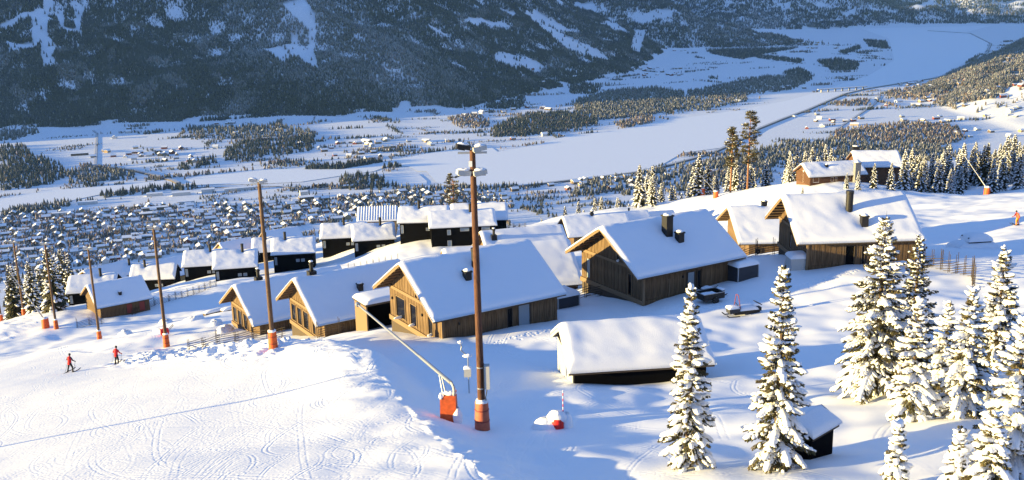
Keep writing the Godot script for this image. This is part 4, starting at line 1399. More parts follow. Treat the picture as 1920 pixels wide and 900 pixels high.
	for s in [-0.76, 0.76]:
		st = begin()
		tube(st, Vector3(0.1, 0.28, s - 0.07), Vector3(0.1, 0.28, s + 0.07), 0.3, 0.3, 14)
		done(st, "wheel", M["metal_black"], o)
	st = begin()
	slab(st, Vector3(-0.1, 0.5, 0.05), Vector3(1.8, 0.3, 1.2), 8)
	done(st, "bed_snow", M["snow"], o)
	# snow scooters
	scooter(g(18.4, 79.6), 0.25, 1.0, "snow scooter with tall windscreen frame parked in the shaded yard", true)
	scooter(g(17.3, 86.2), 2.4, 0.8, "dark snow scooter parked tight against the cabin wall", false)
	# buried car behind the pole fence
	o = thing("parked_car", "parked car buried in snow behind the right pole fence", "car", g(45.5, 99.0, -0.45), 0.12)
	st = begin()
	slab(st, Vector3(0, 0.4, 0), Vector3(4.6, 0.95, 2.3), 12)
	slab(st, Vector3(0.25, 1.25, 0), Vector3(2.6, 0.75, 1.7), 12)
	done(st, "car_snow", M["snow"], o)
	st = begin()
	box(st, Vector3(0, 0.52, 0), Vector3(4.2, 0.55, 1.75))
	var cb := done(st, "car_body", M["box_grey"], o)
	st = begin()
	box(st, Vector3(0.2, 1.05, 0.72), Vector3(2.3, 0.4, 0.12))
	done(st, "side_window", M["glass"], cb)
	for q in [[-1.3, 0.8], [1.3, 0.8], [-1.3, -0.8], [1.3, -0.8]]:
		st = begin()
		tube(st, Vector3(q[0], 0.3, q[1] - 0.1), Vector3(q[0], 0.3, q[1] + 0.1), 0.33, 0.33, 14)
		done(st, "wheel", M["metal_black"], o)
	st = begin()
	for s in [-0.6, 0.6]:
		tube(st, Vector3(-1.0, 1.62, s), Vector3(1.4, 1.62, s), 0.05, 0.05, 6)
	done(st, "roof_rail", M["metal_black"], o)
	# shovel and skis leaning on the wall
	o = thing("leaning_skis", "pair of skis leaning beside the door of the square chimney cabin", "skis", g(13.3, 86.3))
	for s in [0.0, 0.28]:
		st = begin()
		box(st, Vector3(s, 0.8, -0.1), Vector3(0.09, 1.8, 0.03), Basis(Vector3.FORWARD, 0.18 - s * 0.5))
		done(st, "ski", M["trim_tan"], o)
	fence([4.6, 90.2, 6.6, 90.6, 9.2, 90.2], "pole fence closing the gap between the two nearest right cabins", 1.5)
	fence([20.3, 97.0, 24.0, 98.6, 27.6, 99.4], "pole fence with slanting rails between the square and round chimney cabins", 1.6)
	fence([36.0, 93.5, 38.2, 89.0, 39.2, 85.0, 38.0, 82.0], "pole fence with tall posts right of the round chimney cabin", 1.7, true, 0.9)
	fence([-32.9, 99.2, -31.0, 102.5, -28.0, 105.5, -24.6, 104.4], "curving wattle fence in front of the leftmost glazed cabin", 1.2)
	fence([-18.3, 92.0, -16.4, 92.6], "short wattle fence at the corner of the carport neighbour cabin", 1.5)
	fence([-61.0, 158.5, -57.0, 168.0, -53.0, 178.0], "long pole fence right of the brown cabin with red doors", 1.3)
	fence([-66.5, 150.5, -63.6, 152.6], "short pole fence left of the brown cabin with red doors", 1.4)
	fence([-30.5, 186.0, -26.0, 187.0, -21.5, 188.0], "low picket fence below the lone black cabin", 0.9, false, 1.0)
	fence([-3.5, 222.0, 3.0, 226.0], "far pole fence behind the widest black cabin", 1.2)
	# people
	skier(g(-41.83, 92.0), -0.35, 0, "person on skis in a red vest with dark sleeves, legs wide apart")
	skier(g(-38.19, 94.0), -0.3, 1, "person on skis in a plain red jacket, right of the pair")
	skier(g(62.65, 125.0), 0.4, 2, "person in orange trousers and red jacket on the upper right slope")
	# dug snow blocks left of the glazed cabins
	var bl := [[-36.0, 119.0], [-40.0, 124.0], [-33.0, 112.5], [-45.0, 128.0], [-41.5, 116.0], [-33.5, 124.0], [-48.0, 122.0]]
	for q in bl:
		st = begin()
		blob(st, Vector3(0, 0.0, 0), Vector3(1.5, 0.5, 0.8), 9, 6, 0.28)
		var b := done(st, "snow_heap", M["snow"])
		b.position = g(q[0], q[1])
		b.rotation.y = q[0]
		tag(b, "angular heap of ploughed snow left of the glazed cabins", "snow heap", "ploughed snow heaps")
	# small red snow blower in the heaps
	o = thing("snow_blower", "small red snow blower among the ploughed heaps", "snow blower", g(-40.2, 113.5), 0.5)
	st = begin()
	box(st, Vector3(0, 0.45, 0), Vector3(0.9, 0.6, 0.6))
	done(st, "housing", M["red"], o)
	st = begin()
	tube(st, Vector3(0.1, 0.7, 0), Vector3(0.0, 1.2, 0), 0.13, 0.11, 8)
	done(st, "chute", M["red"], o)
	st = begin()
	path_tube(st, [Vector3(0.4, 0.5, 0.2), Vector3(1.0, 1.05, 0.2), Vector3(1.0, 1.05, -0.2), Vector3(0.4, 0.5, -0.2)], 0.03)
	done(st, "handle", M["metal_black"], o)
	# benches dusted with snow below the black cabins
	var k2 := 0
	for q in [[-38.6, 138.0, 0.7], [-42.0, 141.0, 0.7]]:
		o = thing("timber_stack", ["nearer stack of snowy planks on the slope below the black cabins", "farther stack of snowy planks on the slope below the black cabins"][k2], "planks", g(q[0], q[1]), q[2])
		k2 += 1
		st = begin()
		box(st, Vector3(0, 0.3, 0), Vector3(4.2, 0.7, 0.9))
		done(st, "planks", M["wood_dark"], o)
		st = begin()
		slab(st, Vector3(0, 0.64, 0), Vector3(4.3, 0.35, 1.0))
		done(st, "stack_snow", M["snow"], o)

func tub(at: Vector3, turn: float, s: Vector3, m: String, label: String, called: String) -> void:
	var o := thing(called, label, called.replace("_", " "), at, turn)
	var st := begin()
	box(st, Vector3(0, s.y * 0.5 - 0.5, 0), Vector3(s.x, s.y + 1.0, s.z))
	done(st, "box", M[m], o)
	for q in [[-1, 1], [1, 1]]:
		st = begin()
		box(st, Vector3(q[0] * (s.x * 0.5 - 0.03), s.y * 0.5, s.z * 0.5 - 0.02), Vector3(0.1, s.y - 0.02, 0.1))
		done(st, "corner_strip", M["metal_grey"], o)
	st = begin()
	slab(st, Vector3(0, s.y, 0), Vector3(s.x + 0.16, 0.42, s.z + 0.16))
	done(st, "lid_snow", M["snow"], o)

func scooter(at: Vector3, turn: float, sc: float, label: String, frame: bool) -> void:
	var o := thing("snow_scooter", label, "snow scooter", at, turn)
	o.scale = Vector3.ONE * sc
	var st := begin()
	box(st, Vector3(0.35, 0.3, 0), Vector3(2.2, 0.34, 0.5))
	box(st, Vector3(1.4, 0.42, 0), Vector3(0.4, 0.3, 0.46))
	done(st, "track", M["metal_black"], o)
	st = begin()
	box(st, Vector3(-0.8, 0.52, 0), Vector3(0.9, 0.36, 0.72), Basis(Vector3.BACK, 0.16))
	done(st, "hood", M["box_dark"], o)
	st = begin()
	slab(st, Vector3(0.45, 0.46, 0), Vector3(1.7, 0.34, 0.75), 8)
	slab(st, Vector3(-0.85, 0.68, 0), Vector3(0.95, 0.22, 0.75), 8)
	done(st, "seat_snow", M["snow"], o)
	for s in [-0.45, 0.45]:
		st = begin()
		path_tube(st, [Vector3(-0.4, 0.05, s), Vector3(-1.3, 0.05, s), Vector3(-1.55, 0.25, s)], 0.05)
		done(st, "ski", M["metal_black"], o)
	st = begin()
	path_tube(st, [Vector3(-0.45, 1.0, -0.35), Vector3(-0.4, 0.85, 0), Vector3(-0.45, 1.0, 0.35)], 0.03)
	done(st, "handlebar", M["metal_black"], o)
	if frame:
		st = begin()
		path_tube(st, [Vector3(-0.6, 0.6, -0.28), Vector3(-0.5, 1.75, -0.15), Vector3(-0.45, 1.75, 0.15), Vector3(-0.3, 0.6, 0.3)], 0.03)
		done(st, "windscreen_frame", M["red_door"], o)
		st = begin()
		box(st, Vector3(1.3, 0.95, 0.1), Vector3(0.6, 0.06, 0.5), Basis(Vector3.BACK, -0.5))
		done(st, "rear_rack", M["metal_black"], o)

# ---------------------------------------------------------------- skiers: one smooth body from tapered bones
func sd_bone(p: Vector3, b: Array) -> float:
	var a: Vector3 = b[0]
	var e: Vector3 = b[1] - a
	var t := clampf((p - a).dot(e) / e.length_squared(), 0.0, 1.0)
	return p.distance_to(a + e * t) - lerpf(b[2], b[3], t)

func skier(at: Vector3, turn: float, kind: int, label: String) -> void:
	var red := Color(0.62, 0.02, 0.03)
	var blk := Color(0.012, 0.012, 0.016)
	var skin := Color(0.42, 0.25, 0.18)
	var ora := Color(0.85, 0.26, 0.02)
	var leg: Color = ora if kind == 2 else blk
	var arm: Color = [Color(0.03, 0.02, 0.04), Color(0.5, 0.02, 0.03), Color(0.2, 0.03, 0.05)][kind]
	var body: Color = Color(0.7, 0.07, 0.03) if kind == 2 else red
	var w := 0.3 if kind == 0 else 0.17
	var bend := 0.22 if kind == 2 else 0.08
	# x = across, z = forward (away), feet at y = 0.05
	var hip := Vector3(0, 0.95 - w * 0.15, 0)
	var chest := Vector3(0, 1.38, bend)
	var neck := Vector3(0, 1.55, bend + 0.03)
	var B := [[hip, chest, 0.165, 0.185, body], [chest, neck, 0.15, 0.07, body], [neck, neck + Vector3(0, 0.1, 0.02), 0.06, 0.06, skin], [neck + Vector3(0, 0.15, 0.03), neck + Vector3(0, 0.19, 0.04), 0.105, 0.11, blk], [neck + Vector3(0, 0.12, 0.09), neck + Vector3(0, 0.16, 0.1), 0.06, 0.06, skin]]
	for s in [-1.0, 1.0]:
		var knee := Vector3(s * w * 0.75, 0.52, 0.07)
		var foot := Vector3(s * w, 0.12, -0.02)
		B.append([hip + Vector3(s * 0.09, -0.03, 0), knee, 0.115, 0.08, leg])
		B.append([knee, foot, 0.08, 0.065, leg])
		B.append([foot + Vector3(0, -0.04, -0.05), foot + Vector3(0, -0.05, 0.16), 0.07, 0.055, blk])
		var sh := chest + Vector3(s * 0.19, 0.06, 0)
		var el := sh + Vector3(s * 0.16, -0.26, 0.02)
		var ha := el + Vector3(s * 0.06, -0.14, 0.2)
		B.append([sh, el, 0.072, 0.058, arm])
		B.append([el, ha, 0.057, 0.042, arm])
		for f in 4:
			B.append([ha, ha + Vector3(s * (f - 1.5) * 0.022, -0.05 - 0.01 * (f % 2), 0.07), 0.03, 0.014, blk])
		B.append([ha, ha + Vector3(-s * 0.05, 0.0, 0.05), 0.025, 0.014, blk])
	if kind == 2:
		B.append([chest + Vector3(0, 0.05, -0.2), hip + Vector3(0, 0.15, -0.17), 0.13, 0.13, Color(0.7, 0.1, 0.06)])
	var cs := 0.032
	var lo := Vector3(-0.75, 0.0, -0.45)
	var nx := 47
	var ny := 60
	var nz := 32
	var f := PackedFloat32Array()
	f.resize(nx * ny * nz)
	f.fill(9.0)
	for b in B:
		var r: float = maxf(b[2], b[3]) + 0.09
		var p0: Vector3 = b[0].min(b[1]) - Vector3.ONE * r - lo
		var p1: Vector3 = b[0].max(b[1]) + Vector3.ONE * r - lo
		for i in range(maxi(0, int(p0.x / cs)), mini(nx, int(p1.x / cs) + 2)):
			for j in range(maxi(0, int(p0.y / cs)), mini(ny, int(p1.y / cs) + 2)):
				for k in range(maxi(0, int(p0.z / cs)), mini(nz, int(p1.z / cs) + 2)):
					var d := sd_bone(lo + Vector3(i, j, k) * cs, b)
					var at_i := (i * ny + j) * nz + k
					var c := f[at_i]
					var h := clampf(0.5 + 0.5 * (c - d) / 0.035, 0.0, 1.0)
					f[at_i] = lerpf(c, d, h) - 0.035 * h * (1.0 - h)
	var vid := {}
	var vp := PackedVector3Array()
	var vc := PackedColorArray()
	var idx := PackedInt32Array()
	for i in nx - 1:
		for j in ny - 1:
			for k in nz - 1:
				var sum := Vector3.ZERO
				var cnt := 0
				for e in [[0, 0, 0, 1, 0, 0], [0, 0, 0, 0, 1, 0], [0, 0, 0, 0, 0, 1], [1, 0, 0, 1, 1, 0], [1, 0, 0, 1, 0, 1], [0, 1, 0, 1, 1, 0], [0, 1, 0, 0, 1, 1], [0, 0, 1, 1, 0, 1], [0, 0, 1, 0, 1, 1], [1, 1, 0, 1, 1, 1], [1, 0, 1, 1, 1, 1], [0, 1, 1, 1, 1, 1]]:
					var a := f[((i + e[0]) * ny + j + e[1]) * nz + k + e[2]]
					var b := f[((i + e[3]) * ny + j + e[4]) * nz + k + e[5]]
					if (a < 0.0) != (b < 0.0):
						var t := a / (a - b)
						sum += Vector3(lerpf(e[0], e[3], t), lerpf(e[1], e[4], t), lerpf(e[2], e[5], t))
						cnt += 1
				if cnt:
					vid[(i * ny + j) * nz + k] = vp.size()
					var p := lo + (Vector3(i, j, k) + sum / cnt) * cs
					vp.append(p)
					var best := 9.0
					var col := Color.BLACK
					for b in B:
						var d := sd_bone(p, b)
						if d < best:
							best = d
							col = b[4]
					vc.append(col)
	var st := SurfaceTool.new()
	st.begin(Mesh.PRIMITIVE_TRIANGLES)
	for i in vp.size():
		st.set_color(vc[i])
		st.set_smooth_group(1)
		st.add_vertex(vp[i])
	var ax := [[ny * nz, [0, 1, 0], [0, 0, 1]], [nz, [0, 0, 1], [1, 0, 0]], [1, [1, 0, 0], [0, 1, 0]]]
	for i in range(1, nx - 1):
		for j in range(1, ny - 1):
			for k in range(1, nz - 1):
				var c := (i * ny + j) * nz + k
				for q in ax:
					var a := f[c]
					var b := f[c + q[0]]
					if (a < 0.0) == (b < 0.0):
						continue
					var u: int = (q[1][0] * ny + q[1][1]) * nz + q[1][2]
					var w2: int = (q[2][0] * ny + q[2][1]) * nz + q[2][2]
					var v0 = vid.get(c)
					var v1 = vid.get(c - u)
					var v2 = vid.get(c - u - w2)
					var v3 = vid.get(c - w2)
					if v0 == null or v1 == null or v2 == null or v3 == null:
						continue
					for t in ([v0, v2, v1, v0, v3, v2] if a < 0.0 else [v0, v1, v2, v0, v2, v3]):
						st.add_index(t)
	st.generate_normals()
	var o := thing("person", label, "person", at, PI + turn)
	put(st.commit(), "body", M["skier"], o)
	for s in [-1.0, 1.0]:
		var sk := begin()
		path_tube(sk, [Vector3(s * w, 0.03, -0.7), Vector3(s * w, 0.03, 0.75), Vector3(s * w, 0.12, 0.98)], 0.045, 6)
		done(sk, "ski", M["ski"], o)
	if kind < 2:
		for s in [-1.0, 1.0]:
			var p := thing("ski_pole", ["thin ski pole held by the skier in the red vest", "thin ski pole held by the skier in the plain red jacket"][kind], "ski pole", at, PI + turn, "ski poles %d" % kind)
			var sk := begin()
			tube(sk, Vector3(s * 0.41, 1.08, bend + 0.24), Vector3(s * 0.5, 0.02, -0.15), 0.014, 0.01, 6)
			done(sk, "shaft", M["ski"], p)
			sk = begin()
			tube(sk, Vector3(s * 0.495, 0.1, -0.12), Vector3(s * 0.495, 0.12, -0.115), 0.05, 0.05, 8)
			done(sk, "basket", M["ski"], p)

# ---------------------------------------------------------------- trees
class Soup:
	var v := PackedVector3Array()
	var n := PackedVector3Array()
	var c := PackedColorArray()
	func tri(a: Vector3, b: Vector3, d: Vector3, col: Color) -> void:
		var nn := (d - a).cross(b - a).normalized()
		v.append(a); v.append(b); v.append(d)
		n.append(nn); n.append(nn); n.append(nn)
		c.append(col); c.append(col); c.append(col)
	func mesh() -> ArrayMesh:
		var arr := []
		arr.resize(Mesh.ARRAY_MAX)
		arr[Mesh.ARRAY_VERTEX] = v
		arr[Mesh.ARRAY_NORMAL] = n
		arr[Mesh.ARRAY_COLOR] = c
		var m := ArrayMesh.new()
		m.add_surface_from_arrays(Mesh.PRIMITIVE_TRIANGLES, arr)
		return m

var ball := []
func make_ball() -> void:
	# unit ball, 6 x 4, as triangles
	for j in 4:
		for i in 6:
			var q := []
			for o in [[0, 0], [1, 0], [1, 1], [0, 1]]:
				var ph: float = PI * (j + o[1]) / 4.0
				var th: float = TAU * (i + o[0] + 0.5 * ((j + o[1]) % 2)) / 6.0
				q.append(Vector3(sin(ph) * cos(th), cos(ph), sin(ph) * sin(th)))
			if j > 0:
				ball.append([q[0], q[1], q[2]])
			if j < 3:
				ball.append([q[0], q[2], q[3]])

func lump(s: Soup, c: Vector3, ax: Vector3, l: float, w: float, h: float, col: Color, r: RandomNumberGenerator) -> void:
	var side := ax.cross(Vector3.UP).normalized()
	var up := side.cross(ax).normalized()
	var j1 := r.randf() * 10.0
	for t in ball:
		for k in 3:
			var p: Vector3 = t[[0, 2, 1][k]]
			var z := 1.0 + 0.22 * sin(p.x * 5.0 + j1) * sin(p.z * 4.0 + j1 * 1.7)
			s.v.append(c + (ax * p.x * l + up * p.y * h + side * p.z * w) * z)
			s.n.append((ax * p.x / l + up * p.y / h + side * p.z / w).normalized())
			s.c.append(col)

# a snow laden spruce of height h: foliage and snow are many small pieces spread along drooping branches
func spruce_parts(h: float, rad: float, snow: float, sd: int, gap := 0.27, lop := 0.0) -> Array:
	var r := RandomNumberGenerator.new()
	r.seed = sd
	var fol := Soup.new()
	var sn := Soup.new()
	var y := h * 0.05
	while y < h * 0.985:
		var t := y / h
		var nb := int(lerpf(9.0, 4.0, t))
		var off := r.randf() * TAU
		for b in nb:
			var az := off + TAU * (b + r.randf_range(-0.3, 0.3)) / nb
			var l := rad * (pow(1.0 - t, 0.82) * r.randf_range(0.55, 1.15) + 0.02)
			var roll := r.randf()
			var burden := snow * (0.5 + 0.6 * (1.0 - t)) * (0.12 if roll < 0.28 else 0.6 if roll < 0.6 else 1.15)
			if t < 0.12:
				l *= 0.8
			l *= 1.0 + lop * cos(az - 2.6)
			l = maxf(l, 0.12)
			var dir := Vector3(cos(az), 0, sin(az))
			var droop := lerpf(0.95, -0.25, t) * r.randf_range(0.6, 1.3) * (0.75 + minf(burden, 1.1) * 0.4)
			var sidev := Vector3(-dir.z, 0, dir.x)
			var p0 := Vector3(0, y + r.randf_range(-0.5, 0.5) * gap, 0)
			var pos := func(s: float) -> Vector3: return p0 + dir * l * s * (1.0 - 0.12 * s) + Vector3.UP * l * (0.22 * s - droop * s * s * 0.75 + 0.14 * maxf(droop, 0.0) * pow(s, 4.0))
			var nt := maxi(4, int(l / 0.08))
			var pp: Vector3 = p0
			for i in range(1, nt + 1):
				var s := float(i) / nt
				var q: Vector3 = pos.call(s)
				var ax := (q - pp).normalized()
				# twig spine
				var br := Color(0.05, 0.035, 0.02)
				fol.tri(pp + Vector3.UP * 0.012, pp - Vector3.UP * 0.012, q, br)
				if s > 0.15:
					for sg in [-1.0, 1.0]:
						var tl := (0.34 * l * (1.0 - 0.75 * s) + 0.11) * r.randf_range(0.7, 1.15)
						var td: Vector3 = (ax * 0.75 + sidev * sg * r.randf_range(0.5, 1.0) + Vector3.DOWN * r.randf_range(0.1, 0.5)).normalized()
						var tip: Vector3 = q + td * tl
						var wv: Vector3 = td.cross(Vector3.UP).normalized() * 0.035
						var mid := q.lerp(tip, 0.45)
						var gcol := Color(0.045, 0.05, 0.022).lerp(Color(0.12, 0.09, 0.042), r.randf())
						fol.tri(q, mid + wv - Vector3.UP * 0.02, tip, gcol)
						fol.tri(q, tip, mid - wv - Vector3.UP * 0.02, gcol)
						fol.tri(mid + wv * 1.2 - Vector3.UP * 0.05, mid + Vector3.UP * 0.03, mid + td * tl * 0.4 - Vector3.UP * 0.04, gcol * 0.9)
						fol.tri(mid - wv * 1.2 - Vector3.UP * 0.05, mid + td * tl * 0.4 - Vector3.UP * 0.04, mid + Vector3.UP * 0.03, gcol * 0.9)
						if r.randf() < burden * 0.7:
							lump(sn, q + td * tl * 0.5 + Vector3.UP * 0.03, td, tl * 0.4, 0.045 + 0.02 * snow, 0.03 + 0.015 * snow, Color.WHITE, r)
					if r.randf() < burden * 0.9 and (i % 2 == 0 or burden > 0.75):
						var k := r.randf_range(0.8, 1.3) * (0.6 + 0.5 * minf(snow, 1.1)) * (1.25 if burden > 0.75 else 1.0)
						lump(sn, q + Vector3.UP * 0.04, ax, 0.13 * k, 0.075 * k, 0.05 * k, Color.WHITE, r)
				pp = q
			if r.randf() < burden * 0.5 and l > 0.4:
				var q: Vector3 = pos.call(r.randf_range(0.6, 0.9))
				var big := r.randf_range(0.7, 1.5)
				lump(sn, q + Vector3.UP * 0.06, (pos.call(0.95) - pos.call(0.6)).normalized(), 0.2 * big, 0.12 * big, 0.075 * big, Color.WHITE, r)
		y += gap * lerpf(1.05, 0.6, t) * r.randf_range(0.85, 1.15)
	# leader
	fol.tri(Vector3(-0.02, h * 0.95, 0), Vector3(0.02, h * 0.95, 0), Vector3(0, h * 1.03, 0), Color(0.06, 0.055, 0.03))
	fol.tri(Vector3(0, h * 0.95, -0.02), Vector3(0, h * 0.95, 0.02), Vector3(0, h * 1.03, 0), Color(0.06, 0.055, 0.03))
	var st := begin()
	tube(st, Vector3(0, -0.6, 0), Vector3(0, h * 0.5, 0), h * 0.016 + 0.03, h * 0.011 + 0.015, 8)
	tube(st, Vector3(0, h * 0.5, 0), Vector3(0, h * 0.98, 0), h * 0.011 + 0.015, 0.012, 8)
	st.generate_normals()
	return [st.commit(), fol.mesh(), sn.mesh()]

func tree_from(parts: Array, called: String, label: String, at: Vector3, turn := 0.0, sc := 1.0, group := "") -> Node3D:
	var o := thing(called, label, "tree", at, turn, group)
	o.scale = Vector3.ONE * sc
	put(parts[0], "trunk", M["bark"], o)
	var c := put(parts[1], "crown", M["needles"], o)
	put(parts[2], "branch_snow", M["tree_snow"], c)
	return o

# smaller, simpler spruce for the woods 200 m away
func wood_spruce(sd: int, snow: float) -> Array:
	var r := RandomNumberGenerator.new()
	r.seed = sd
	var fol := Soup.new()
	var sn := Soup.new()
	var h := 9.0
	var y := 0.7
	while y < h * 0.97:
		var t := y / h
		var nb := int(lerpf(9.0, 5.0, t))
		var off := r.randf() * TAU
		for b in nb:
			var az := off + TAU * (b + r.randf_range(-0.3, 0.3)) / nb
			var l := 1.75 * (pow(1.0 - t, 0.85) * r.randf_range(0.7, 1.15)) + 0.12
			var dir := Vector3(cos(az), 0, sin(az))
			var sv := Vector3(-dir.z, 0, dir.x)
			var p0 := Vector3(0, y, 0)
			var dr := lerpf(0.45, -0.2, t)
			var mid := p0 + dir * l * 0.55 + Vector3.UP * (-dr * l * 0.3)
			var tip := p0 + dir * l + Vector3.UP * (-dr * l)
			var w := 0.26 * l + 0.08
			var gc := Color(0.035, 0.042, 0.022).lerp(Color(0.075, 0.065, 0.03), r.randf())
			for sg in [-1.0, 1.0]:
				fol.tri(p0, mid + sv * w * sg - Vector3.UP * 0.12, tip, gc)
				fol.tri(mid, mid + sv * w * 1.2 * sg + dir * l * 0.2 - Vector3.UP * 0.3, tip - dir * 0.1 * l, gc * 0.85)
				fol.tri(p0.lerp(mid, 0.5), mid + sv * w * sg - dir * 0.1 - Vector3.UP * 0.3, mid - Vector3.UP * 0.05, gc)
			if r.randf() < snow:
				lump(sn, mid.lerp(tip, 0.35) + Vector3.UP * 0.06, (tip - mid).normalized(), l * 0.36, w * 0.55, 0.1, Color.WHITE, r)
				if r.randf() < snow:
					lump(sn, mid + sv * w * r.randf_range(-0.8, 0.8) + Vector3.UP * 0.04, dir, l * 0.2, w * 0.35, 0.08, Color.WHITE, r)
		y += 0.42 * lerpf(1.1, 0.7, t)
	var st := begin()
	tube(st, Vector3(0, -1.2, 0), Vector3(0, h, 0), 0.14, 0.02, 6)
	st.generate_normals()
	return [st.commit(), fol.mesh(), sn.mesh()]

func pine_parts(h: float, sd: int, bare: float, wide: float) -> Array:
	var r := RandomNumberGenerator.new()
	r.seed = sd
	var fol := Soup.new()
	var sn := Soup.new()
	var st := begin()
	tube(st, Vector3(0, -1.0, 0), Vector3(0.1, h * 0.55, 0), 0.24, 0.17, 8)
	tube(st, Vector3(0.1, h * 0.55, 0), Vector3(0.2, h * 0.96, 0), 0.17, 0.05, 8)
	var y := h * bare
	while y < h:
		var t := (y / h - bare) / (1.0 - bare)
		for b in 4:
			var az := r.randf() * TAU
			var l := wide * (0.45 + 0.75 * sin(PI * clampf(t * 0.8 + 0.18, 0.0, 1.0))) * r.randf_range(0.6, 1.1)
			var dir := Vector3(cos(az), r.randf_range(0.0, 0.35), sin(az)).normalized()
			var p0 := Vector3(0.15, y, 0)
			var tip := p0 + dir * l
			tube(st, p0, tip, 0.05, 0.02, 5, false)
			for c in 4:
				var q := p0.lerp(tip, r.randf_range(0.5, 1.05)) + Vector3(r.randf_range(-0.3, 0.3), r.randf_range(-0.05, 0.25), r.randf_range(-0.3, 0.3))
				var rr := r.randf_range(0.3, 0.55)
				for k in 26:
					var d := Vector3(r.randfn(), r.randfn() * 0.45, r.randfn()).normalized()
					var a := q + d * rr * r.randf_range(0.1, 0.6)
					var e := d * rr * 0.8
					var s := e.cross(Vector3(r.randfn(), r.randfn(), r.randfn())).normalized() * 0.06
					fol.tri(a - s, a + s, a + e, Color(0.06, 0.06, 0.03).lerp(Color(0.12, 0.1, 0.05), r.randf()))
				if r.randf() < 0.3:
					lump(sn, q + Vector3.UP * rr * 0.25, Vector3.RIGHT, rr * 0.55, rr * 0.45, rr * 0.16, Color.WHITE, r)
		y += h * 0.035
	st.generate_normals()
	return [st.commit(), fol.mesh(), sn.mesh()]

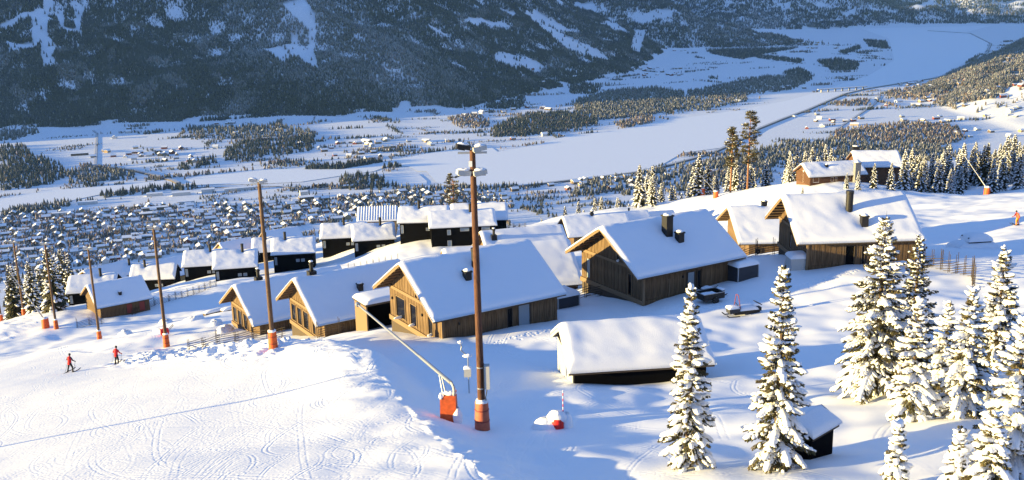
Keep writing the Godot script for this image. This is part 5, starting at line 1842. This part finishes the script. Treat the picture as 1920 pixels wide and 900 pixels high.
func trees() -> void:
	make_ball()
	var list := [
		# x, depth, height, radius, snow, label
		[6.2, 34.5, 6.95, 1.2, 1.1, "slender snowy spruce in front of the snow covered shed", 0.0],
		[9.15, 33.6, 7.5, 1.4, 1.0, "tall snowy spruce beside the tiny dark shed", 0.0],
		[17.8, 48.0, 9.2, 2.6, 1.0, "biggest spruce with broad snowy branches right of centre yard", 0.0],
		[20.3, 50.0, 8.0, 2.0, 0.5, "dark little-snowed spruce pressed behind the biggest spruce", 0.35],
		[16.2, 39.5, 5.3, 1.35, 1.35, "white loaded spruce just in front of the biggest spruce", 0.0],
		[18.1, 39.0, 5.6, 1.45, 1.35, "white loaded spruce second right of the biggest spruce", 0.0],
		[21.4, 43.5, 6.9, 1.9, 1.25, "tall snowy spruce near the right picture edge with pointed top", 0.0],
		[15.5, 29.8, 5.2, 1.6, 1.45, "heavily snowed spruce cut by the right picture edge", 0.0],
		[11.9, 29.8, 2.15, 0.56, 1.5, "small white spruce at the bottom edge, left of two", 0.0],
		[13.35, 28.8, 1.95, 0.46, 1.5, "small narrow white spruce at the bottom edge, right of two", 0.0],
		[14.15, 28.4, 2.5, 0.9, 1.5, "snow wrapped bushy spruce in the bottom right corner", 0.0],
		[21.6, 40.5, 5.8, 1.7, 1.3, "snowy spruce merging with its neighbours at the right edge", 0.0],
		[18.35, 35.6, 4.3, 1.25, 1.35, "snowy spruce in front of the merged right edge group", 0.0],
		[19.6, 44.5, 4.6, 1.2, 1.25, "short snowy spruce in the gap right of the white loaded pair", 0.0]]
	var i := 0
	for t in list:
		tree_from(spruce_parts(t[2], t[3], t[4], 100 + i * 7, 0.2 if t[2] < 3.0 else 0.25, t[6]), "snowy_spruce", t[5], g(t[0], t[1], -0.05), i * 1.3, 1.0, "snow laden spruces in the foreground")
		i += 1
	# wood behind the log cabin and along the upper slope
	var kinds := []
	for k in 4:
		var m := wood_spruce(300 + k * 11, [0.55, 0.75, 0.9, 0.35][k])
		var o := Node3D.new()
		o.set_meta("category", "tree")
		put(m[0], "trunk", M["bark"], o)
		var c := put(m[1], "crown", M["needles"], o)
		put(m[2], "branch_snow", M["tree_snow"], c)
		kinds.append(o)
	var r := RandomNumberGenerator.new()
	r.seed = 91
	var n := 0
	var tries := 0
	var used := []
	while n < 270 and tries < 9000:
		tries += 1
		var d := 203.0 + 92.0 * pow(r.randf(), 1.1)
		var px := r.randf_range(1180.0, 1960.0)
		if px < 1470.0 and (d < 238.0 or r.randf() > 0.4):
			continue
		var x := (px - 960.0) / 1950.0 * d * 1.035
		if x > 48.0 and x < 84.0 and d < 214.0 and not (x > 78.0 and d > 205.0):
			continue
		if x > 80.0 and d < 206.0:
			continue
		var ok := true
		for q in used:
			if q.distance_to(Vector2(x, d)) < 1.9:
				ok = false
				break
		if not ok:
			continue
		used.append(Vector2(x, d))
		var sc := r.randf_range(0.55, 1.25) if d > 225.0 else r.randf_range(0.4, 0.95)
		copy(kinds[r.randi() % 4], "wood_spruce", "snow dusted spruce in the wood along the upper right slope", g(x, d, -0.1), r.randf() * TAU, sc, "spruces along the upper right slope")
		n += 1
	# small spruces beside the log cabin
	for q in [[53.3, 186.0, 0.33], [62.6, 190.0, 0.36], [64.4, 189.0, 0.42], [68.0, 191.0, 0.55], [71.0, 190.5, 0.6], [74.0, 192.0, 0.9], [78.0, 194.0, 0.7], [81.0, 193.0, 0.75], [84.5, 196.0, 0.6]]:
		copy(kinds[n % 3], "garden_spruce", "small snowy spruce along the front of the old log cabin", g(q[0], q[1], -0.1), n * 1.1, q[2], "small spruces by the log cabin")
		n += 1
	# dark cluster at the left edge
	for q in [[-83.0, 172.0, 1.1], [-77.0, 166.0, 1.2], [-75.5, 163.5, 1.25], [-88.5, 176.0, 1.2], [-91.0, 182.0, 1.3], [-94.0, 190.0, 1.25], [-86.0, 188.0, 1.3], [-97.0, 205.0, 1.4], [-104.0, 214.0, 1.4], [-100.0, 226.0, 1.6], [-112.0, 226.0, 1.5], [-106.0, 236.0, 1.5]]:
		copy(kinds[[3, 0, 3, 1][n % 4]], "hillside_spruce", "dark spruce in the cluster at the left edge behind the poles", g(q[0], q[1], -0.1), n * 0.9, q[2], "dark spruces at the left edge")
		n += 1
	# trees on the brow right of the black cabins
	for q in range(46):
		var d := r.randf_range(262.0, 325.0)
		var x := d * r.randf_range(0.02, 0.2)
		copy(kinds[r.randi() % 4], "brow_spruce", "small spruce on the brow between the black cabins and the tall pines", g(x, d, -0.1), r.randf() * TAU, r.randf_range(0.6, 1.1) * (1.0 + (d - 262.0) / 90.0), "spruces below the brow of the slope")
	for k in kinds:
		k.free()
	for q in [[50.0, 232.0, 15.0, 5, 0.42, 1.5, "shorter and left of the two tall pines on the snowy knoll"], [52.9, 228.0, 17.5, 8, 0.36, 2.0, "taller and right of the two tall pines on the snowy knoll"], [-15.3, 268.0, 18.0, 12, 0.55, 2.3, "lone round topped pine left of the tallest lamp pole"]]:
		var pp := pine_parts(q[2], q[3], q[4], q[5])
		var o := thing("pine_tree", q[6], "tree", g(q[0], q[1], -0.2))
		put(pp[0], "trunk", M["pine_bark"], o)
		var c := put(pp[1], "crown", M["needles"], o)
		put(pp[2], "branch_snow", M["tree_snow"], c)

# ---------------------------------------------------------------- town
func house_mesh(L: float, W: float, H: float, pitch: float) -> Array:
	var st := begin()
	var y := H + W * pitch
	var prof := [Vector2(W, -1.0), Vector2(W, H), Vector2(0, y), Vector2(-W, H), Vector2(-W, -1.0)]
	for i in 4:
		var a: Vector2 = prof[i]
		var b: Vector2 = prof[i + 1]
		quad(st, Vector3(-L, a.y, a.x), Vector3(-L, b.y, b.x), Vector3(L, b.y, b.x), Vector3(L, a.y, a.x))
	for e in [-L, L]:
		for k in [[0, 1, 2], [0, 2, 3], [0, 3, 4]]:
			tri3(st, Vector3(e, prof[k[0]].y, prof[k[0]].x), Vector3(e, prof[k[1]].y, prof[k[1]].x), Vector3(e, prof[k[2]].y, prof[k[2]].x))
	st.generate_normals()
	var wall := st.commit()
	st = begin()
	for s in [-1.0, 1.0]:
		var v := []
		for dy in [0.05, 0.6]:
			var qs := [Vector3(-L - 0.5, y + dy, 0), Vector3(-L - 0.5, H - 0.6 * pitch + dy, (W + 0.6) * s), Vector3(L + 0.5, H - 0.6 * pitch + dy, (W + 0.6) * s), Vector3(L + 0.5, y + dy, 0)]
			if s < 0:
				qs.reverse()
			v.append_array(qs)
		hexa(st, v)
	st.generate_normals()
	return [wall, st.commit()]

func town() -> void:
	var shapes := [house_mesh(6.5, 4.8, 4.5, 0.5), house_mesh(8.0, 5.0, 3.2, 0.45), house_mesh(5.5, 4.8, 5.0, 0.6), house_mesh(10.0, 5.2, 4.0, 0.4)]
	var cols := ["house_white", "house_brown", "house_red", "house_tan", "house_grey", "house_brown", "house_white"]
	var r := RandomNumberGenerator.new()
	r.seed = 55
	var q := poly2(TOWN)
	var lake := [poly2(LAKE), poly2(INLET)]
	var lo := q[0]
	var hi := q[0]
	for p in q:
		lo = lo.min(p)
		hi = hi.max(p)
	var spots := []
	var tries := 0
	while spots.size() < 400 and tries < 40000:
		tries += 1
		# streets run along the valley: snap to rows
		var p := Vector2(r.randf_range(lo.x, hi.x), r.randf_range(lo.y, hi.y))
		var row := (p.y * 0.94 - p.x * 0.34)
		p += Vector2(-0.34, 0.94) * (roundf(row / 34.0) * 34.0 - row + r.randf_range(-12, 12))
		if not Geometry2D.is_point_in_polygon(p, q) or inside(lake, p):
			continue
		var ok := true
		for s in spots:
			if s.distance_to(p) < 20.0:
				ok = false
				break
		if ok:
			spots.append(p)
	spots.sort_custom(func(a, b): return a.y < b.y)
	var n := 0
	var more := []
	for p in spots:
		if n < 215:
			house(shapes[r.randi() % 4], M[cols[r.randi() % cols.size()]], p, 0.35 + (PI / 2 if r.randf() < 0.35 else 0.0) + r.randf_range(-0.1, 0.1), r.randf_range(0.8, 1.25), "town_house", "small snow roofed house in the valley town", "houses in the valley town")
			n += 1
		else:
			more.append(p)
	var k := 0
	while k < HAMLETS.size():
		for j in int(HAMLETS[k + 2] * 0.9):
			var p := Vector2(HAMLETS[k], HAMLETS[k + 1]) + Vector2(r.randfn() * 55.0, r.randfn() * 45.0)
			if inside(lake, p):
				continue
			if n < 300 and j < 3:
				house(shapes[r.randi() % 4], M[cols[r.randi() % cols.size()]], p, r.randf() * PI, r.randf_range(0.9, 1.4), "farm_house", "small snow roofed farm house out in the valley", "farm houses across the valley")
				n += 1
			else:
				more.append(p)
		k += 3
	# the remaining far houses
	var xw := []
	var cw := []
	var cr := []
	var hues := [Color(0.5, 0.48, 0.45), Color(0.13, 0.095, 0.07), Color(0.2, 0.06, 0.04), Color(0.35, 0.25, 0.14), Color(0.2, 0.2, 0.21)]
	for p in more:
		var s := r.randf_range(0.8, 1.3)
		xw.append(Transform3D(Basis(Vector3.UP, 0.35 + (PI / 2 if r.randf() < 0.4 else 0.0)).scaled(Vector3.ONE * s), Vector3(p.x, far_h(p.x, p.y), -p.y)))
		cw.append(hues[r.randi() % 5])
		cr.append(Color(0.86, 0.87, 0.89))
	multi(shapes[0][0], M["far_tree"], xw, cw, "distant_house_walls", "walls of the many farther houses of the town", "houses")
	multi(shapes[0][1], M["far_tree"], xw, cr, "distant_house_roofs", "snow on the roofs of the many farther houses", "houses")
	# large halls
	k = 0
	var names := ["long white hall at the river bend", "white hall right of the river bend hall", "tall white hall near the town centre", "dark walled long hall in the town", "long low hall at the left river bank", "low hall left of the town houses", "large brown hall with broad snow roof in mid town", "square tower block behind the broad roofed hall", "very long low hall beside the street", "low hall in the middle of the town", "low hall nearer the viewer in mid town", "dark shed left of the wooded spit", "dark hall by the wooded spit", "dark barn on the left lit field", "dark block among the town houses", "long roof beside the far grove", "dark boat sheds on the lake shore", "red barn on the right fields", "red barn beside its twin on the right fields", "red barn in the right hamlet", "red barn on the far right slope"]
	var i := 0
	while k < BIG.size():
		var L: float = BIG[k + 2] * 0.5
		var m := house_mesh(L, BIG[k + 3] * 0.5, BIG[k + 4], 0.16 if BIG[k + 5] < 2 else 0.45)
		house(m, M[["house_white", "house_brown", "house_red"][int(BIG[k + 5])]], Vector2(BIG[k], BIG[k + 1]), 0.3, 1.0, "large_hall", names[i], "large halls in the valley")
		k += 6
		i += 1

func house(m: Array, w: Material, p: Vector2, turn: float, sc: float, called: String, label: String, group: String) -> void:
	var o := thing(called, label, "building" if called == "large_hall" else "house", Vector3(p.x, far_h(p.x, p.y), -p.y), turn, group)
	o.scale = Vector3.ONE * sc
	put(m[0], "wall", w, o)
	put(m[1], "roof_snow", M["lake_snow"], o)
